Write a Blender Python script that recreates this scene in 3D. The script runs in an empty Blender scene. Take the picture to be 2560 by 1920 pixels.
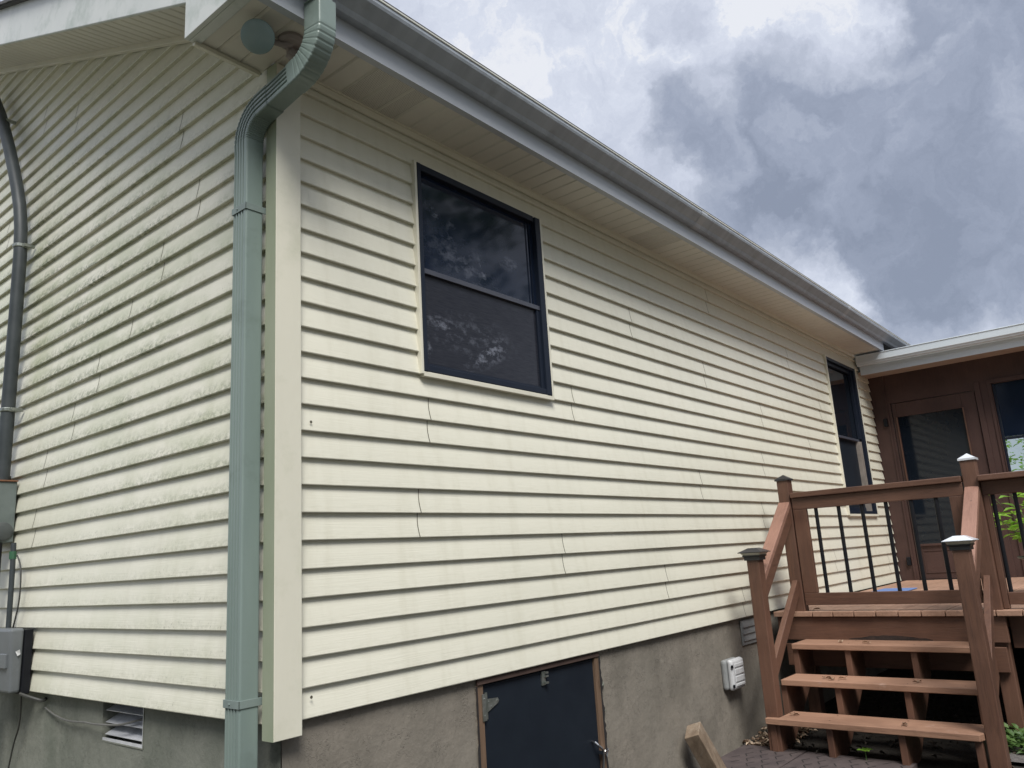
import bpy, bmesh, math, random
from mathutils import Vector, Matrix, noise
random.seed(7)
C = bpy.context.scene
COL = C.collection
# ---------------------------------------------------------------- camera
cam_d = bpy.data.cameras.new('camera'); cam = bpy.data.objects.new('camera', cam_d); COL.objects.link(cam)
CR = Vector((0.64017, -0.76577, -0.06142)); CU = Vector((-0.12888, -0.18587, 0.97408)); CF = Vector((0.75734, 0.61567, 0.21768))
cam.matrix_world = Matrix(((CR.x, CU.x, -CF.x, -1.6214), (CR.y, CU.y, -CF.y, -2.43476), (CR.z, CU.z, -CF.z, 0.49754), (0, 0, 0, 1)))
cam_d.sensor_width = 36; cam_d.lens = 27.53; cam_d.clip_end = 2000; cam_d.clip_start = 0.05
C.camera = cam
C.view_settings.view_transform = 'Standard'; C.view_settings.look = 'None'
C.view_settings.exposure = 0.0; C.view_settings.gamma = 1.0
# ---------------------------------------------------------------- sky
LD = Vector((-0.53, -0.62, 1.08)).normalized()      # sun direction; unseen sky around it is brightened to light the walls
el = math.asin(LD.z); az = math.atan2(LD.x, LD.y)
w = bpy.data.worlds.new('World'); C.world = w; w.use_nodes = True
nt = w.node_tree; nt.nodes.clear()
def N(nt, t, **k):
    n = nt.nodes.new(t)
    for a, v in k.items():
        if a.startswith('i_'): n.inputs[a[2:].replace('_', ' ')].default_value = v
        else: setattr(n, a, v)
    return n
def math_(nt, op, a, b=None, clamp=False):
    n = N(nt, 'ShaderNodeMath', operation=op); n.use_clamp = clamp
    for i, v in enumerate((a, b)):
        if v is None: continue
        if isinstance(v, (int, float)): n.inputs[i].default_value = v
        else: nt.links.new(v, n.inputs[i])
    return n.outputs[0]
def ramp(nt, fac, stops, interp='LINEAR'):
    r = N(nt, 'ShaderNodeValToRGB'); r.color_ramp.interpolation = interp
    e = r.color_ramp.elements
    while len(e) < len(stops): e.new(0.5)
    for x, (p, c) in zip(e, stops):
        x.position = p; x.color = tuple(c) + (1,) if len(c) == 3 else c
    nt.links.new(fac, r.inputs[0]); return r.outputs[0]
tc = N(nt, 'ShaderNodeTexCoord')
sky = N(nt, 'ShaderNodeTexSky', sky_type='NISHITA'); sky.sun_disc = False
sky.sun_elevation = el; sky.sun_rotation = az
bg1 = N(nt, 'ShaderNodeBackground'); bg1.inputs[1].default_value = 0.10; nt.links.new(sky.outputs[0], bg1.inputs[0])
# warped direction for the cloud edges
def noi(nt, vec, scale, detail=8, rough=0.55, col=False):
    n = N(nt, 'ShaderNodeTexNoise'); n.inputs['Scale'].default_value = scale; n.inputs['Detail'].default_value = detail
    n.inputs['Roughness'].default_value = rough; nt.links.new(vec, n.inputs['Vector']); return n.outputs['Color' if col else 'Fac']
wn = noi(nt, tc.outputs['Generated'], 7.0, 9, 0.62, True)
v1 = N(nt, 'ShaderNodeVectorMath', operation='SUBTRACT'); nt.links.new(wn, v1.inputs[0]); v1.inputs[1].default_value = (.5, .5, .5)
v2 = N(nt, 'ShaderNodeVectorMath', operation='SCALE'); nt.links.new(v1.outputs[0], v2.inputs[0]); v2.inputs['Scale'].default_value = 0.22
v3 = N(nt, 'ShaderNodeVectorMath', operation='ADD'); nt.links.new(tc.outputs['Generated'], v3.inputs[0]); nt.links.new(v2.outputs[0], v3.inputs[1])
v4 = N(nt, 'ShaderNodeVectorMath', operation='NORMALIZE'); nt.links.new(v3.outputs[0], v4.inputs[0])
WD = v4.outputs[0]
blobs = [  # direction, angular radius, weight (dark cloud > 0, bright gap < 0)
    ((.8901, .06, .4518), .20, .85), ((.9404, .081, .3301), .15, .50), ((.9424, .1582, .2948), .085, .75), ((.8998, .141, .4128), .10, .50),
    ((.9149, .1853, .3587), .085, .35), ((.8468, .2144, .4868), .075, .55), ((.8821, .2661, .3886), .07, .50), ((.8514, .3113, .4223), .06, .55),
    ((.8011, .3607, .4776), .045, .60), ((.8011, .2617, .5383), .035, .35), ((.7607, .2907, .5804), .035, .35), ((.95, -.15, .30), .22, .6),
    ((.86, -.10, .52), .2, .5),
    ((.8014, .211, .5596), .07, -.75), ((.8597, .2539, .4433), .035, -.75), ((.8787, .1877, .4389), .026, -.9), ((.8567, .1488, .4939), .036, -.7),
    ((.9187, .2528, .3035), .045, -.35), ((.9605, .1627, .2257), .045, -.30), ((.9244, .1384, .3554), .02, -.35), ((.8737, .3119, .3732), .02, -.35)]
acc = None
for d, r, wt in blobs:
    dv = Vector(d).normalized()
    n = N(nt, 'ShaderNodeVectorMath', operation='DOT_PRODUCT'); nt.links.new(WD, n.inputs[0]); n.inputs[1].default_value = dv
    m = N(nt, 'ShaderNodeMapRange', interpolation_type='SMOOTHSTEP')
    m.inputs['From Min'].default_value = math.cos(r * 1.45); m.inputs['From Max'].default_value = math.cos(r * 0.25)
    m.inputs['To Min'].default_value = 0; m.inputs['To Max'].default_value = wt
    nt.links.new(n.outputs['Value'], m.inputs['Value'])
    acc = m.outputs[0] if acc is None else math_(nt, 'ADD', acc, m.outputs[0])
acc = math_(nt, 'MINIMUM', acc, 1.0)
n1 = noi(nt, WD, 6.5, 12, 0.66); n2 = noi(nt, tc.outputs['Generated'], 2.2, 4, 0.5)
dens = math_(nt, 'ADD', math_(nt, 'MULTIPLY', acc, 0.62), math_(nt, 'MULTIPLY', math_(nt, 'SUBTRACT', n1, 0.5), 1.6))
dens = math_(nt, 'ADD', dens, math_(nt, 'MULTIPLY', math_(nt, 'SUBTRACT', n2, 0.14), 0.5), True)
ccol = ramp(nt, dens, [(0.0, (.94, .965, 1.03)), (0.09, (.80, .85, .97)), (0.28, (.67, .72, .85)), (0.5, (.53, .58, .70)), (0.75, (.39, .44, .56)), (1.0, (.30, .345, .45))])
dl = N(nt, 'ShaderNodeVectorMath', operation='DOT_PRODUCT'); nt.links.new(tc.outputs['Generated'], dl.inputs[0]); dl.inputs[1].default_value = LD
st = N(nt, 'ShaderNodeMapRange', interpolation_type='SMOOTHSTEP')
st.inputs['From Min'].default_value = 0.55; st.inputs['From Max'].default_value = 1.0; st.inputs['To Min'].default_value = 0.92; st.inputs['To Max'].default_value = 2.2
nt.links.new(dl.outputs['Value'], st.inputs['Value'])
# sky dimmed low behind the viewer, out of view, to deepen shade
dh = N(nt, 'ShaderNodeVectorMath', operation='DOT_PRODUCT'); nt.links.new(tc.outputs['Generated'], dh.inputs[0]); dh.inputs[1].default_value = Vector((-.6, -.8, 0))
sh_ = N(nt, 'ShaderNodeMapRange', interpolation_type='SMOOTHSTEP')
sh_.inputs['From Min'].default_value = -.25; sh_.inputs['From Max'].default_value = .75; sh_.inputs['To Min'].default_value = 1.0; sh_.inputs['To Max'].default_value = .55
nt.links.new(dh.outputs['Value'], sh_.inputs['Value'])
bg2 = N(nt, 'ShaderNodeBackground'); nt.links.new(ccol, bg2.inputs[0]); nt.links.new(math_(nt, 'MULTIPLY', st.outputs[0], sh_.outputs[0]), bg2.inputs[1])
mx = N(nt, 'ShaderNodeMixShader'); mx.inputs[0].default_value = 0.93
nt.links.new(bg1.outputs[0], mx.inputs[1]); nt.links.new(bg2.outputs[0], mx.inputs[2])
out = N(nt, 'ShaderNodeOutputWorld'); nt.links.new(mx.outputs[0], out.inputs[0])
# ---------------------------------------------------------------- sun, soft behind cloud
sd = bpy.data.lights.new('sun', 'SUN'); sd.energy = 4.2; sd.angle = math.radians(25); sd.color = (1, .965, .91)
so = bpy.data.objects.new('sun', sd); COL.objects.link(so); so.rotation_euler = (-LD).to_track_quat('-Z', 'Y').to_euler()

# ================================================================ materials
def newmat(name):
    m = bpy.data.materials.new(name); m.use_nodes = True; nt = m.node_tree; nt.nodes.clear()
    b = N(nt, 'ShaderNodeBsdfPrincipled'); o = N(nt, 'ShaderNodeOutputMaterial'); nt.links.new(b.outputs[0], o.inputs[0])
    return m, nt, b
def coords(nt, sc=(1, 1, 1), rot=(0, 0, 0)):
    t = N(nt, 'ShaderNodeTexCoord'); mp = N(nt, 'ShaderNodeMapping'); mp.inputs['Scale'].default_value = sc; mp.inputs['Rotation'].default_value = rot
    nt.links.new(t.outputs['Object'], mp.inputs[0]); return mp.outputs[0]
def mixc(nt, f, a, b):
    m = N(nt, 'ShaderNodeMix', data_type='RGBA')
    for i, v in ((0, f), (6, a), (7, b)):
        if isinstance(v, (int, float)): m.inputs[i].default_value = v
        elif isinstance(v, tuple): m.inputs[i].default_value = v + (1,) if len(v) == 3 else v
        else: nt.links.new(v, m.inputs[i])
    return m.outputs[2]
def mrange(nt, v, a, b, c=0., d=1.):
    m = N(nt, 'ShaderNodeMapRange'); m.inputs[1].default_value = a; m.inputs[2].default_value = b; m.inputs[3].default_value = c; m.inputs[4].default_value = d
    nt.links.new(v, m.inputs[0]); return m.outputs[0]
def bump(nt, b, h, strength, dist=0.01):
    n = N(nt, 'ShaderNodeBump'); n.inputs['Strength'].default_value = strength; n.inputs['Distance'].default_value = dist
    nt.links.new(h, n.inputs['Height']); nt.links.new(n.outputs[0], b.inputs['Normal'])
def simple(name, c1, c2=None, scale=6, rough=.5, stretch=(1, 1, 1), bmp=0.0, bscale=None, metal=0., spec=.5, lo=.35, hi=.65, c3=None, s3=2.0, t3=(.55, .7), bdist=.004):
    m, nt, b = newmat(name)
    co = coords(nt, stretch); c2 = c2 or tuple(x * .8 for x in c1)
    f = mrange(nt, noi(nt, co, scale, 8, .6), lo, hi)
    col = mixc(nt, f, c1, c2)
    if c3:
        f3 = mrange(nt, noi(nt, coords(nt), s3, 9, .65), *t3); col = mixc(nt, f3, col, c3)
    nt.links.new(col, b.inputs['Base Color']); b.inputs['Roughness'].default_value = rough; b.inputs['Metallic'].default_value = metal
    b.inputs['Specular IOR Level'].default_value = spec
    if bmp: bump(nt, b, noi(nt, co, bscale or scale * 4, 6, .6), bmp, bdist)
    return m
L = 0.1016
def siding(name, mildew):
    m, nt, b = newmat(name)
    t = N(nt, 'ShaderNodeTexCoord'); sp = N(nt, 'ShaderNodeSeparateXYZ'); nt.links.new(t.outputs['Object'], sp.inputs[0])
    big = noi(nt, coords(nt, (1, 1, 1)), 1.3, 5, .6)
    col = mixc(nt, mrange(nt, big, .3, .7), (.705, .69, .585), (.66, .65, .55))
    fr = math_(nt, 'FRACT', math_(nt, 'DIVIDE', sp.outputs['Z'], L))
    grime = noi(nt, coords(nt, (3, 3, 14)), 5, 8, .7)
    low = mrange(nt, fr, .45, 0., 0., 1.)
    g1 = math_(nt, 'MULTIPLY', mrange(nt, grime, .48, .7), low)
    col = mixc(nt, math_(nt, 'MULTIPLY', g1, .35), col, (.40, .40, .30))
    stk = mrange(nt, noi(nt, coords(nt, (7, 7, .45)), 2.0, 6, .6), .50, .74, 0, .30)
    col = mixc(nt, stk, col, (.50, .48, .37))
    if mildew:
        area = mrange(nt, noi(nt, coords(nt, (1, 1, 1)), .9, 3, .5), .30, .52)
        # more growth in a diagonal belt beside the conduit, as in the photograph
        belt = math_(nt, 'ABSOLUTE', math_(nt, 'SUBTRACT', math_(nt, 'ADD', sp.outputs['Z'], math_(nt, 'MULTIPLY', sp.outputs['Y'], -.25)), 1.55))
        belt = mrange(nt, belt, 1.15, .15)
        band = mrange(nt, fr, 1.0, .15)
        sp_ = mrange(nt, noi(nt, coords(nt, (1, 1, 1.3)), 34, 8, .8), .45, .56)
        sp2 = mrange(nt, noi(nt, coords(nt, (1, 1, 1.8)), 5, 9, .72), .42, .66)
        k = math_(nt, 'MULTIPLY', math_(nt, 'MULTIPLY', area, math_(nt, 'ADD', belt, .18)), band, True)
        col = mixc(nt, math_(nt, 'MULTIPLY', math_(nt, 'MULTIPLY', k, sp2), .95), col, (.37, .395, .25))
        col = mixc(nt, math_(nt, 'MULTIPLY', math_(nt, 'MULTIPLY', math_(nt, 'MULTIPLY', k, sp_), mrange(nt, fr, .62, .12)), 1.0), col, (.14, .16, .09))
        film = mrange(nt, noi(nt, coords(nt, (1, 1, 2)), 2.5, 6, .6), .4, .7)
        col = mixc(nt, math_(nt, 'MULTIPLY', math_(nt, 'MULTIPLY', film, math_(nt, 'ADD', belt, .4)), .5), col, (.44, .47, .33))
        # grey-green dots near the bottom edge of the courses
        dots = mrange(nt, noi(nt, coords(nt, (1, 1, .8)), 85, 4, .6), .60, .68)
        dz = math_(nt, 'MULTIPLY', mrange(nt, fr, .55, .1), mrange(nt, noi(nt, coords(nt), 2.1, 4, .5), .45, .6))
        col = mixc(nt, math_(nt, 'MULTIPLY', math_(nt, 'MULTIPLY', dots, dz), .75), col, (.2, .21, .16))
    nt.links.new(col, b.inputs['Base Color']); b.inputs['Roughness'].default_value = .34
    b.inputs['Specular IOR Level'].default_value = .4
    wv = N(nt, 'ShaderNodeTexNoise'); wv.inputs['Scale'].default_value = 1.0; wv.inputs['Detail'].default_value = 3; wv.inputs['Distortion'].default_value = .6
    nt.links.new(coords(nt, (5, 5, 190)), wv.inputs['Vector'])
    bump(nt, b, wv.outputs['Fac'], .5, .0013)
    return m
def concrete(name, c1, c2, dark):
    m, nt, b = newmat(name)
    co = coords(nt)
    col = mixc(nt, mrange(nt, noi(nt, co, 2.2, 8, .6), .3, .7), c1, c2)
    col = mixc(nt, mrange(nt, noi(nt, coords(nt, (1.6, 1.6, .8)), 2.4, 7, .6), .47, .68, 0, .6), col, dark)
    fine = noi(nt, co, 60, 6, .7)
    col = mixc(nt, mrange(nt, fine, .35, .7, 0, .3), col, dark)
    # thin trowel ridges and hairline cracks
    def cracks(scale, wdt, dist):
        vo = N(nt, 'ShaderNodeTexVoronoi', feature='DISTANCE_TO_EDGE'); vo.inputs['Scale'].default_value = scale
        wn = noi(nt, co, 3.5, 6, .65, True); a = N(nt, 'ShaderNodeVectorMath', operation='SCALE'); nt.links.new(wn, a.inputs[0]); a.inputs['Scale'].default_value = dist
        s = N(nt, 'ShaderNodeVectorMath', operation='ADD'); nt.links.new(co, s.inputs[0]); nt.links.new(a.outputs[0], s.inputs[1]); nt.links.new(s.outputs[0], vo.inputs['Vector'])
        return mrange(nt, vo.outputs['Distance'], 0.0, wdt, 1, 0)
    pres = mrange(nt, noi(nt, co, 2.7, 3, .5), .51, .60)
    ck = math_(nt, 'MULTIPLY', cracks(3.2, .010, .9), pres)
    pres2 = mrange(nt, noi(nt, coords(nt, (1.3, 1, 1)), 4.1, 3, .5), .50, .58)
    rd = math_(nt, 'MULTIPLY', cracks(6.5, .022, .9), pres2)
    col = mixc(nt, math_(nt, 'MULTIPLY', ck, .5), col, (.07, .066, .055))
    nt.links.new(col, b.inputs['Base Color']); b.inputs['Roughness'].default_value = .9
    h = math_(nt, 'ADD', math_(nt, 'MULTIPLY', noi(nt, co, 7, 9, .62), 1.0), math_(nt, 'MULTIPLY', fine, .12))
    h = math_(nt, 'SUBTRACT', math_(nt, 'ADD', h, math_(nt, 'MULTIPLY', rd, .8)), math_(nt, 'MULTIPLY', ck, .2))
    bump(nt, b, h, .5, .02)
    return m
def wood(name, c1, c2, stretch, rough=.6, gs=1.0, knots=True, bmp=.35, worn=None, wk=(.62, .72)):
    m, nt, b = newmat(name)
    co = coords(nt, stretch)
    g = noi(nt, co, 3.0 * gs, 8, .65)
    col = mixc(nt, mrange(nt, g, .35, .66), c1, c2)
    streak = mrange(nt, noi(nt, coords(nt, tuple(s * 2.2 for s in stretch)), 4 * gs, 5, .62), .54, .66, 0, .55)
    col = mixc(nt, streak, col, tuple(x * .45 for x in c1))
    col = mixc(nt, mrange(nt, noi(nt, coords(nt), 1.7, 6, .6), .42, .66, 0, .55), col, tuple(min(1, x * 1.45 + .012) for x in c1))
    kn = N(nt, 'ShaderNodeTexVoronoi'); kn.inputs['Scale'].default_value = 2.6; nt.links.new(coords(nt, tuple(max(.55, min(s, 2.2)) for s in stretch)), kn.inputs['Vector'])
    col = mixc(nt, mrange(nt, kn.outputs['Distance'], .055, .02, 0, .75), col, tuple(x * .3 for x in c1))
    if worn:
        col = mixc(nt, mrange(nt, noi(nt, coords(nt), 5, 9, .7), *wk), col, worn)
    nt.links.new(col, b.inputs['Base Color']); b.inputs['Roughness'].default_value = rough
    bump(nt, b, math_(nt, 'ADD', g, noi(nt, co, 12 * gs, 4, .6)), bmp, .003)
    return m
M = {}
M['sidA'] = siding('cream_vinyl', False); M['sidB'] = siding('mildewed_cream_vinyl', True)
M['seam'] = simple('seam_shade', (.05, .045, .03), (.12, .11, .08), 20, .9)  # dark strips stand for the thin shadow at panel overlaps; also screw holes
M['post'] = simple('vinyl_corner', (.70, .68, .57), (.66, .645, .54), 3, .42, (1, 1, .3), .15, 60, c3=(.56, .56, .44), s3=5, t3=(.52, .78))
M['postG'] = simple('algae_shade_vinyl', (.33, .36, .27), (.25, .29, .20), 2.2, .5, (2, 2, .5), .15, 60)  # algae green, with shade from the downspout put into the colour
M['trim'] = simple('cream_trim', (.70, .68, .57), (.64, .62, .52), 3, .45)
M['soffit'] = simple('soffit_vinyl', (.66, .64, .57), (.60, .58, .52), 2, .5, bmp=.1)
M['fascia'] = simple('dirty_white_aluminium', (.60, .62, .60), (.52, .55, .53), 3, .35, (1, 1, .6), .06, 30, c3=(.36, .41, .37), s3=4.5, t3=(.50, .68), spec=.6)
M['fasciaA'] = simple('grey_aluminium', (.46, .49, .53), (.41, .44, .48), 3, .38, (.3, 1, 1), .05, 20)
M['gutter'] = simple('gutter_aluminium', (.38, .42, .47), (.31, .345, .39), 5, .38, (4, .4, .4), .05, 20, c3=(.22, .235, .25), s3=5, t3=(.56, .78))
M['gutlip'] = simple('pale_gutter_lip', (.62, .63, .58), (.45, .46, .42), 8, .6, (.5, 1, 1), .1, 40)  # paler than the gutter face below it
M['pgutter'] = simple('pale_blue_grey_aluminium', (.60, .66, .70), (.54, .60, .65), 3, .3, (1, .3, 1), .05, 20)
M['roof'] = simple('asphalt_shingles', (.05, .05, .055), (.10, .10, .10), 30, .9, bmp=.8, bscale=60)
M['spout'] = simple('sage_green_aluminium', (.205, .262, .242), (.172, .225, .208), 4, .38, (1.5, 1.5, .25), .08, 30, c3=(.12, .155, .135), s3=4, t3=(.54, .8))
M['strap'] = simple('grey_green_strap', (.20, .25, .235), (.16, .20, .19), 10, .5)
M['conA'] = concrete('parged_foundation', (.25, .222, .185), (.195, .178, .148), (.12, .108, .088))
M['conB'] = concrete('algae_dark_foundation', (.22, .225, .19), (.15, .158, .132), (.08, .095, .072))
M['slate'] = simple('dark_slate_panel', (.009, .013, .020), (.012, .017, .025), 5, .6, spec=.2, bmp=.03)
M['jamb'] = wood('raw_lumber_jamb', (.11, .068, .042), (.17, .11, .07), (14, 14, 1), .7)
M['zinc'] = simple('galvanised_steel', (.42, .44, .42), (.22, .25, .22), 25, .38, metal=.85)
M['steel'] = simple('bright_steel', (.8, .8, .8), (.6, .6, .6), 20, .2, metal=1.)
M['black'] = simple('black_metal', (.007, .008, .011), (.010, .011, .014), 15, .5, spec=.2)
M['bronze'] = simple('dark_bronze_frame', (.008, .013, .026), (.011, .017, .03), 5, .5, spec=.3)
def sky_glints(nt, col, spots, fine, colr):  # paints pale patches of reflected sky into the pane colour
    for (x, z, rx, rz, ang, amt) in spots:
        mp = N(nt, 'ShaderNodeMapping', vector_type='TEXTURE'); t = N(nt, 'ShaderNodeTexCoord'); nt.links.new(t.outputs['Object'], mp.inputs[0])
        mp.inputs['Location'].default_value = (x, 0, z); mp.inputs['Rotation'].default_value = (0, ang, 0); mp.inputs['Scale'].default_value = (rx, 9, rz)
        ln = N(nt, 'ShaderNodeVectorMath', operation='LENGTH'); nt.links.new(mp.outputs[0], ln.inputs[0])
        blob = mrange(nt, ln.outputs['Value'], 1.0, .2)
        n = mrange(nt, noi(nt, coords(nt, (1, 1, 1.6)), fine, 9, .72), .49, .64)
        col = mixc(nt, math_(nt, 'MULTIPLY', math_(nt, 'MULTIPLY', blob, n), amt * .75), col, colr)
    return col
def glass_mat(name, base, rough, spec, scr=None, spots=()):  # dark panes
    m, nt, b = newmat(name); b.inputs['Roughness'].default_value = rough; b.inputs['Specular IOR Level'].default_value = spec
    if scr:
        s = mrange(nt, noi(nt, coords(nt, (3, 3, 60)), 4, 6, .7), .3, .75)
        col = mixc(nt, s, base, scr)
    else:
        col = mixc(nt, noi(nt, coords(nt), 3, 3), base, tuple(x * 1.6 for x in base))
    nt.links.new(sky_glints(nt, col, spots, 15, (.25, .27, .33)), b.inputs['Base Color'])
    return m
M['glass'] = glass_mat('dark_glass', (.006, .009, .014), .035, .5)
M['glassp'] = glass_mat('porch_glass', (.006, .009, .014), .06, .45)
def clear():
    m, nt, b = newmat('clear_pane'); o = [n for n in nt.nodes if n.type == 'OUTPUT_MATERIAL'][0]
    tr = N(nt, 'ShaderNodeBsdfTransparent'); tr.inputs[0].default_value = (.85, .9, .88, 1); ms = N(nt, 'ShaderNodeMixShader'); ms.inputs[0].default_value = .12
    b.inputs['Base Color'].default_value = (.05, .06, .06, 1); b.inputs['Roughness'].default_value = .05
    nt.links.new(tr.outputs[0], ms.inputs[1]); nt.links.new(b.outputs[0], ms.inputs[2]); nt.links.new(ms.outputs[0], o.inputs[0]); return m
M['clear'] = clear()
M['screen'] = glass_mat('insect_screen', (.010, .012, .020), .22, .28, (.038, .040, .050), spots=((1.20, 1.47, .22, .06, -.45, .9), (1.27, 1.53, .12, .05, -.5, .9), (.90, 1.58, .16, .04, .1, .7), (.80, 1.45, .03, .07, 0, .8), (1.1, 1.55, .4, .15, 0, .35)))  # screen streaks plus painted patches of reflected sky
M['screenup'] = glass_mat('dark_glass_sky_glints', (.006, .011, .024), .06, .45, spots=((.87, 2.14, .08, .03, .6, .8), (.99, 2.08, .04, .06, .2, .7), (1.05, 1.93, .35, .14, .3, .35), (1.42, 2.02, .10, .05, 0, .6), (1.22, 1.90, .02, .12, -.4, .7)))  # dark glass with sky reflections painted into its colour
RED = ((.112, .054, .033), (.078, .037, .024))  # one stain split: uprights darkened as shaded, treads, decking and handrails lightened as lit
M['rw_x'] = wood('painted_redwood_x', RED[0], RED[1], (1, 14, 14), .55)
M['rw_y'] = wood('painted_redwood_y', RED[0], RED[1], (14, 1, 14), .55, worn=(.09, .04, .03))
M['rw_z'] = wood('painted_redwood_z', RED[0], RED[1], (14, 14, 1), .55)
M['tread'] = wood('worn_lit_tread', (.29, .165, .108), (.215, .118, .077), (12, 1.2, 12), .6, worn=(.36, .24, .19))
M['deckb'] = wood('worn_lit_deck_boards', (.33, .20, .14), (.25, .148, .102), (1, 9, 9), .6, worn=(.40, .28, .22))
M['hand'] = wood('worn_lit_handrail', (.25, .135, .098), (.20, .105, .075), (1.2, 22, 4), .6, worn=(.32, .20, .16))
M['rot'] = simple('rotted_wood', (.015, .011, .01), (.04, .025, .02), 20, .9, bmp=.8)
M['pwall'] = wood('brown_porch_siding', (.048, .021, .016), (.036, .016, .013), (16, 16, .7), .6)
M['lumber'] = wood('weathered_lumber', (.22, .165, .115), (.13, .092, .062), (9, 9, 1.6), .8, worn=(.30, .26, .21), wk=(.56, .70))
M['lumberdark'] = simple('dark_board', (.05, .03, .024), (.08, .05, .04), 8, .9)
M['capdark'] = simple('black_cap', (.02, .02, .023), (.03, .03, .034), 12, .35)
M['capsky'] = simple('sky_lit_cap', (.62, .65, .70), (.55, .58, .62), 8, .22, spec=.7)  # sky reflection on the right-hand caps put in as a pale colour
M['caplens'] = simple('frosted_lens', (.55, .53, .45), (.42, .40, .34), 10, .3)
M['plasticgrey'] = simple('grey_plastic', (.135, .148, .158), (.11, .122, .13), 6, .4, bmp=.05, c3=(.10, .11, .115), s3=9, t3=(.55, .75))
M['steelgrey'] = simple('weathered_grey_steel', (.15, .18, .175), (.11, .135, .13), 8, .45, bmp=.05)
M['pvc'] = simple('dark_grey_conduit', (.032, .040, .044), (.048, .057, .062), 7, .5, spec=.35)
M['rust'] = simple('rusty_lip', (.22, .10, .05), (.14, .07, .04), 20, .8)
M['cable'] = simple('dark_cable', (.03, .032, .03), (.05, .05, .045), 15, .6)
M['cablegrey'] = simple('grey_cable', (.13, .13, .12), (.09, .09, .085), 15, .5)
M['green'] = simple('green_tape', (.02, .12, .05), (.03, .09, .05), 15, .6)
M['outlet'] = simple('pale_grey_plastic_cover', (.55, .56, .57), (.48, .49, .50), 9, .35)
M['gasketdark'] = simple('dark_plug', (.05, .06, .06), (.07, .08, .08), 9, .5)
M['gasket'] = simple('grey_box', (.26, .27, .27), (.2, .21, .21), 9, .5)
M['vent'] = simple('galvanised_louvre', (.66, .67, .70), (.45, .47, .50), 9, .35, metal=.2)
M['bulb'] = simple('frosted_bulb', (.24, .32, .325), (.20, .28, .285), 4, .25, spec=.6)
M['socket'] = simple('faded_socket', (.30, .26, .25), (.24, .21, .20), 6, .5)
M['rubber'] = simple('brown_rubber', (.055, .042, .043), (.085, .066, .064), 9, .85, bmp=.4, bscale=90, c3=(.14, .12, .11), s3=30, t3=(.66, .72))
M['groove'] = simple('groove_black', (.012, .01, .01), (.02, .018, .018), 20, .9)
M['soil'] = simple('dark_soil', (.018, .015, .012), (.035, .029, .023), 14, .95, bmp=1., bscale=40, c3=(.06, .05, .04), s3=25, t3=(.62, .72), bdist=.02)
M['gravel'] = simple('grey_gravel', (.17, .155, .15), (.09, .082, .08), 45, .95, bmp=1., bscale=110, c3=(.30, .28, .27), s3=70, t3=(.6, .68), bdist=.01)
M['leafdry'] = simple('dry_leaf', (.26, .175, .11), (.12, .07, .045), 12, .8)
M['litterdark'] = simple('shade_dark_leaf', (.045, .032, .022), (.03, .022, .016), 12, .9)  # leaf colour darkened to stand for the shade under the stairs
M['leafpale'] = simple('bleached_leaf', (.55, .44, .33), (.36, .27, .19), 12, .8)
def leafmat(name, c1, c2, scale=3):
    m, nt, b = newmat(name)
    nt.links.new(mixc(nt, mrange(nt, noi(nt, coords(nt), scale, 5, .6), .35, .65), c1, c2), b.inputs['Base Color'])
    b.inputs['Roughness'].default_value = .55; b.inputs['Transmission Weight'].default_value = 0
    tr = N(nt, 'ShaderNodeBsdfTranslucent'); tr.inputs[0].default_value = tuple(x * 1.3 for x in c1) + (1,)
    ms = N(nt, 'ShaderNodeMixShader'); ms.inputs[0].default_value = .35
    o = [n for n in nt.nodes if n.type == 'OUTPUT_MATERIAL'][0]
    nt.links.new(b.outputs[0], ms.inputs[1]); nt.links.new(tr.outputs[0], ms.inputs[2]); nt.links.new(ms.outputs[0], o.inputs[0])
    return m
M['leaf'] = leafmat('bright_leaf', (.24, .42, .05), (.14, .30, .04), 9)
M['weed'] = leafmat('weed_leaf', (.13, .22, .06), (.05, .11, .03), 9)
M['tree'] = leafmat('tree_leaf', (.06, .10, .03), (.035, .065, .02), .8)
M['bark'] = simple('bark', (.06, .045, .035), (.10, .08, .06), 6, .9, (4, 4, 1), .6)
M['grass'] = simple('lawn', (.13, .13, .09), (.17, .16, .12), 3, .95, bmp=.6, bscale=80)
M['potm'] = simple('green_plastic_pot', (.06, .085, .07), (.045, .065, .055), 8, .45)
M['blue'] = simple('blue_mat_fabric', (.09, .16, .36), (.12, .20, .42), 20, .8)
# perforated soffit
def perf():
    m, nt, b = newmat('perforated_soffit_vinyl')
    t = N(nt, 'ShaderNodeTexCoord'); s = N(nt, 'ShaderNodeSeparateXYZ'); nt.links.new(t.outputs['Object'], s.inputs[0])
    k = 2 * math.pi / .0115
    a = math_(nt, 'SINE', math_(nt, 'MULTIPLY', math_(nt, 'ADD', s.outputs['X'], s.outputs['Y']), k * .75))
    c = math_(nt, 'SINE', math_(nt, 'MULTIPLY', math_(nt, 'SUBTRACT', s.outputs['X'], s.outputs['Y']), k * .75))
    f = mrange(nt, math_(nt, 'MULTIPLY', a, c), .35, .6)
    nt.links.new(mixc(nt, f, (.62, .60, .54), (.06, .06, .055)), b.inputs['Base Color']); b.inputs['Roughness'].default_value = .5
    return m
M['perf'] = perf()

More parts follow.
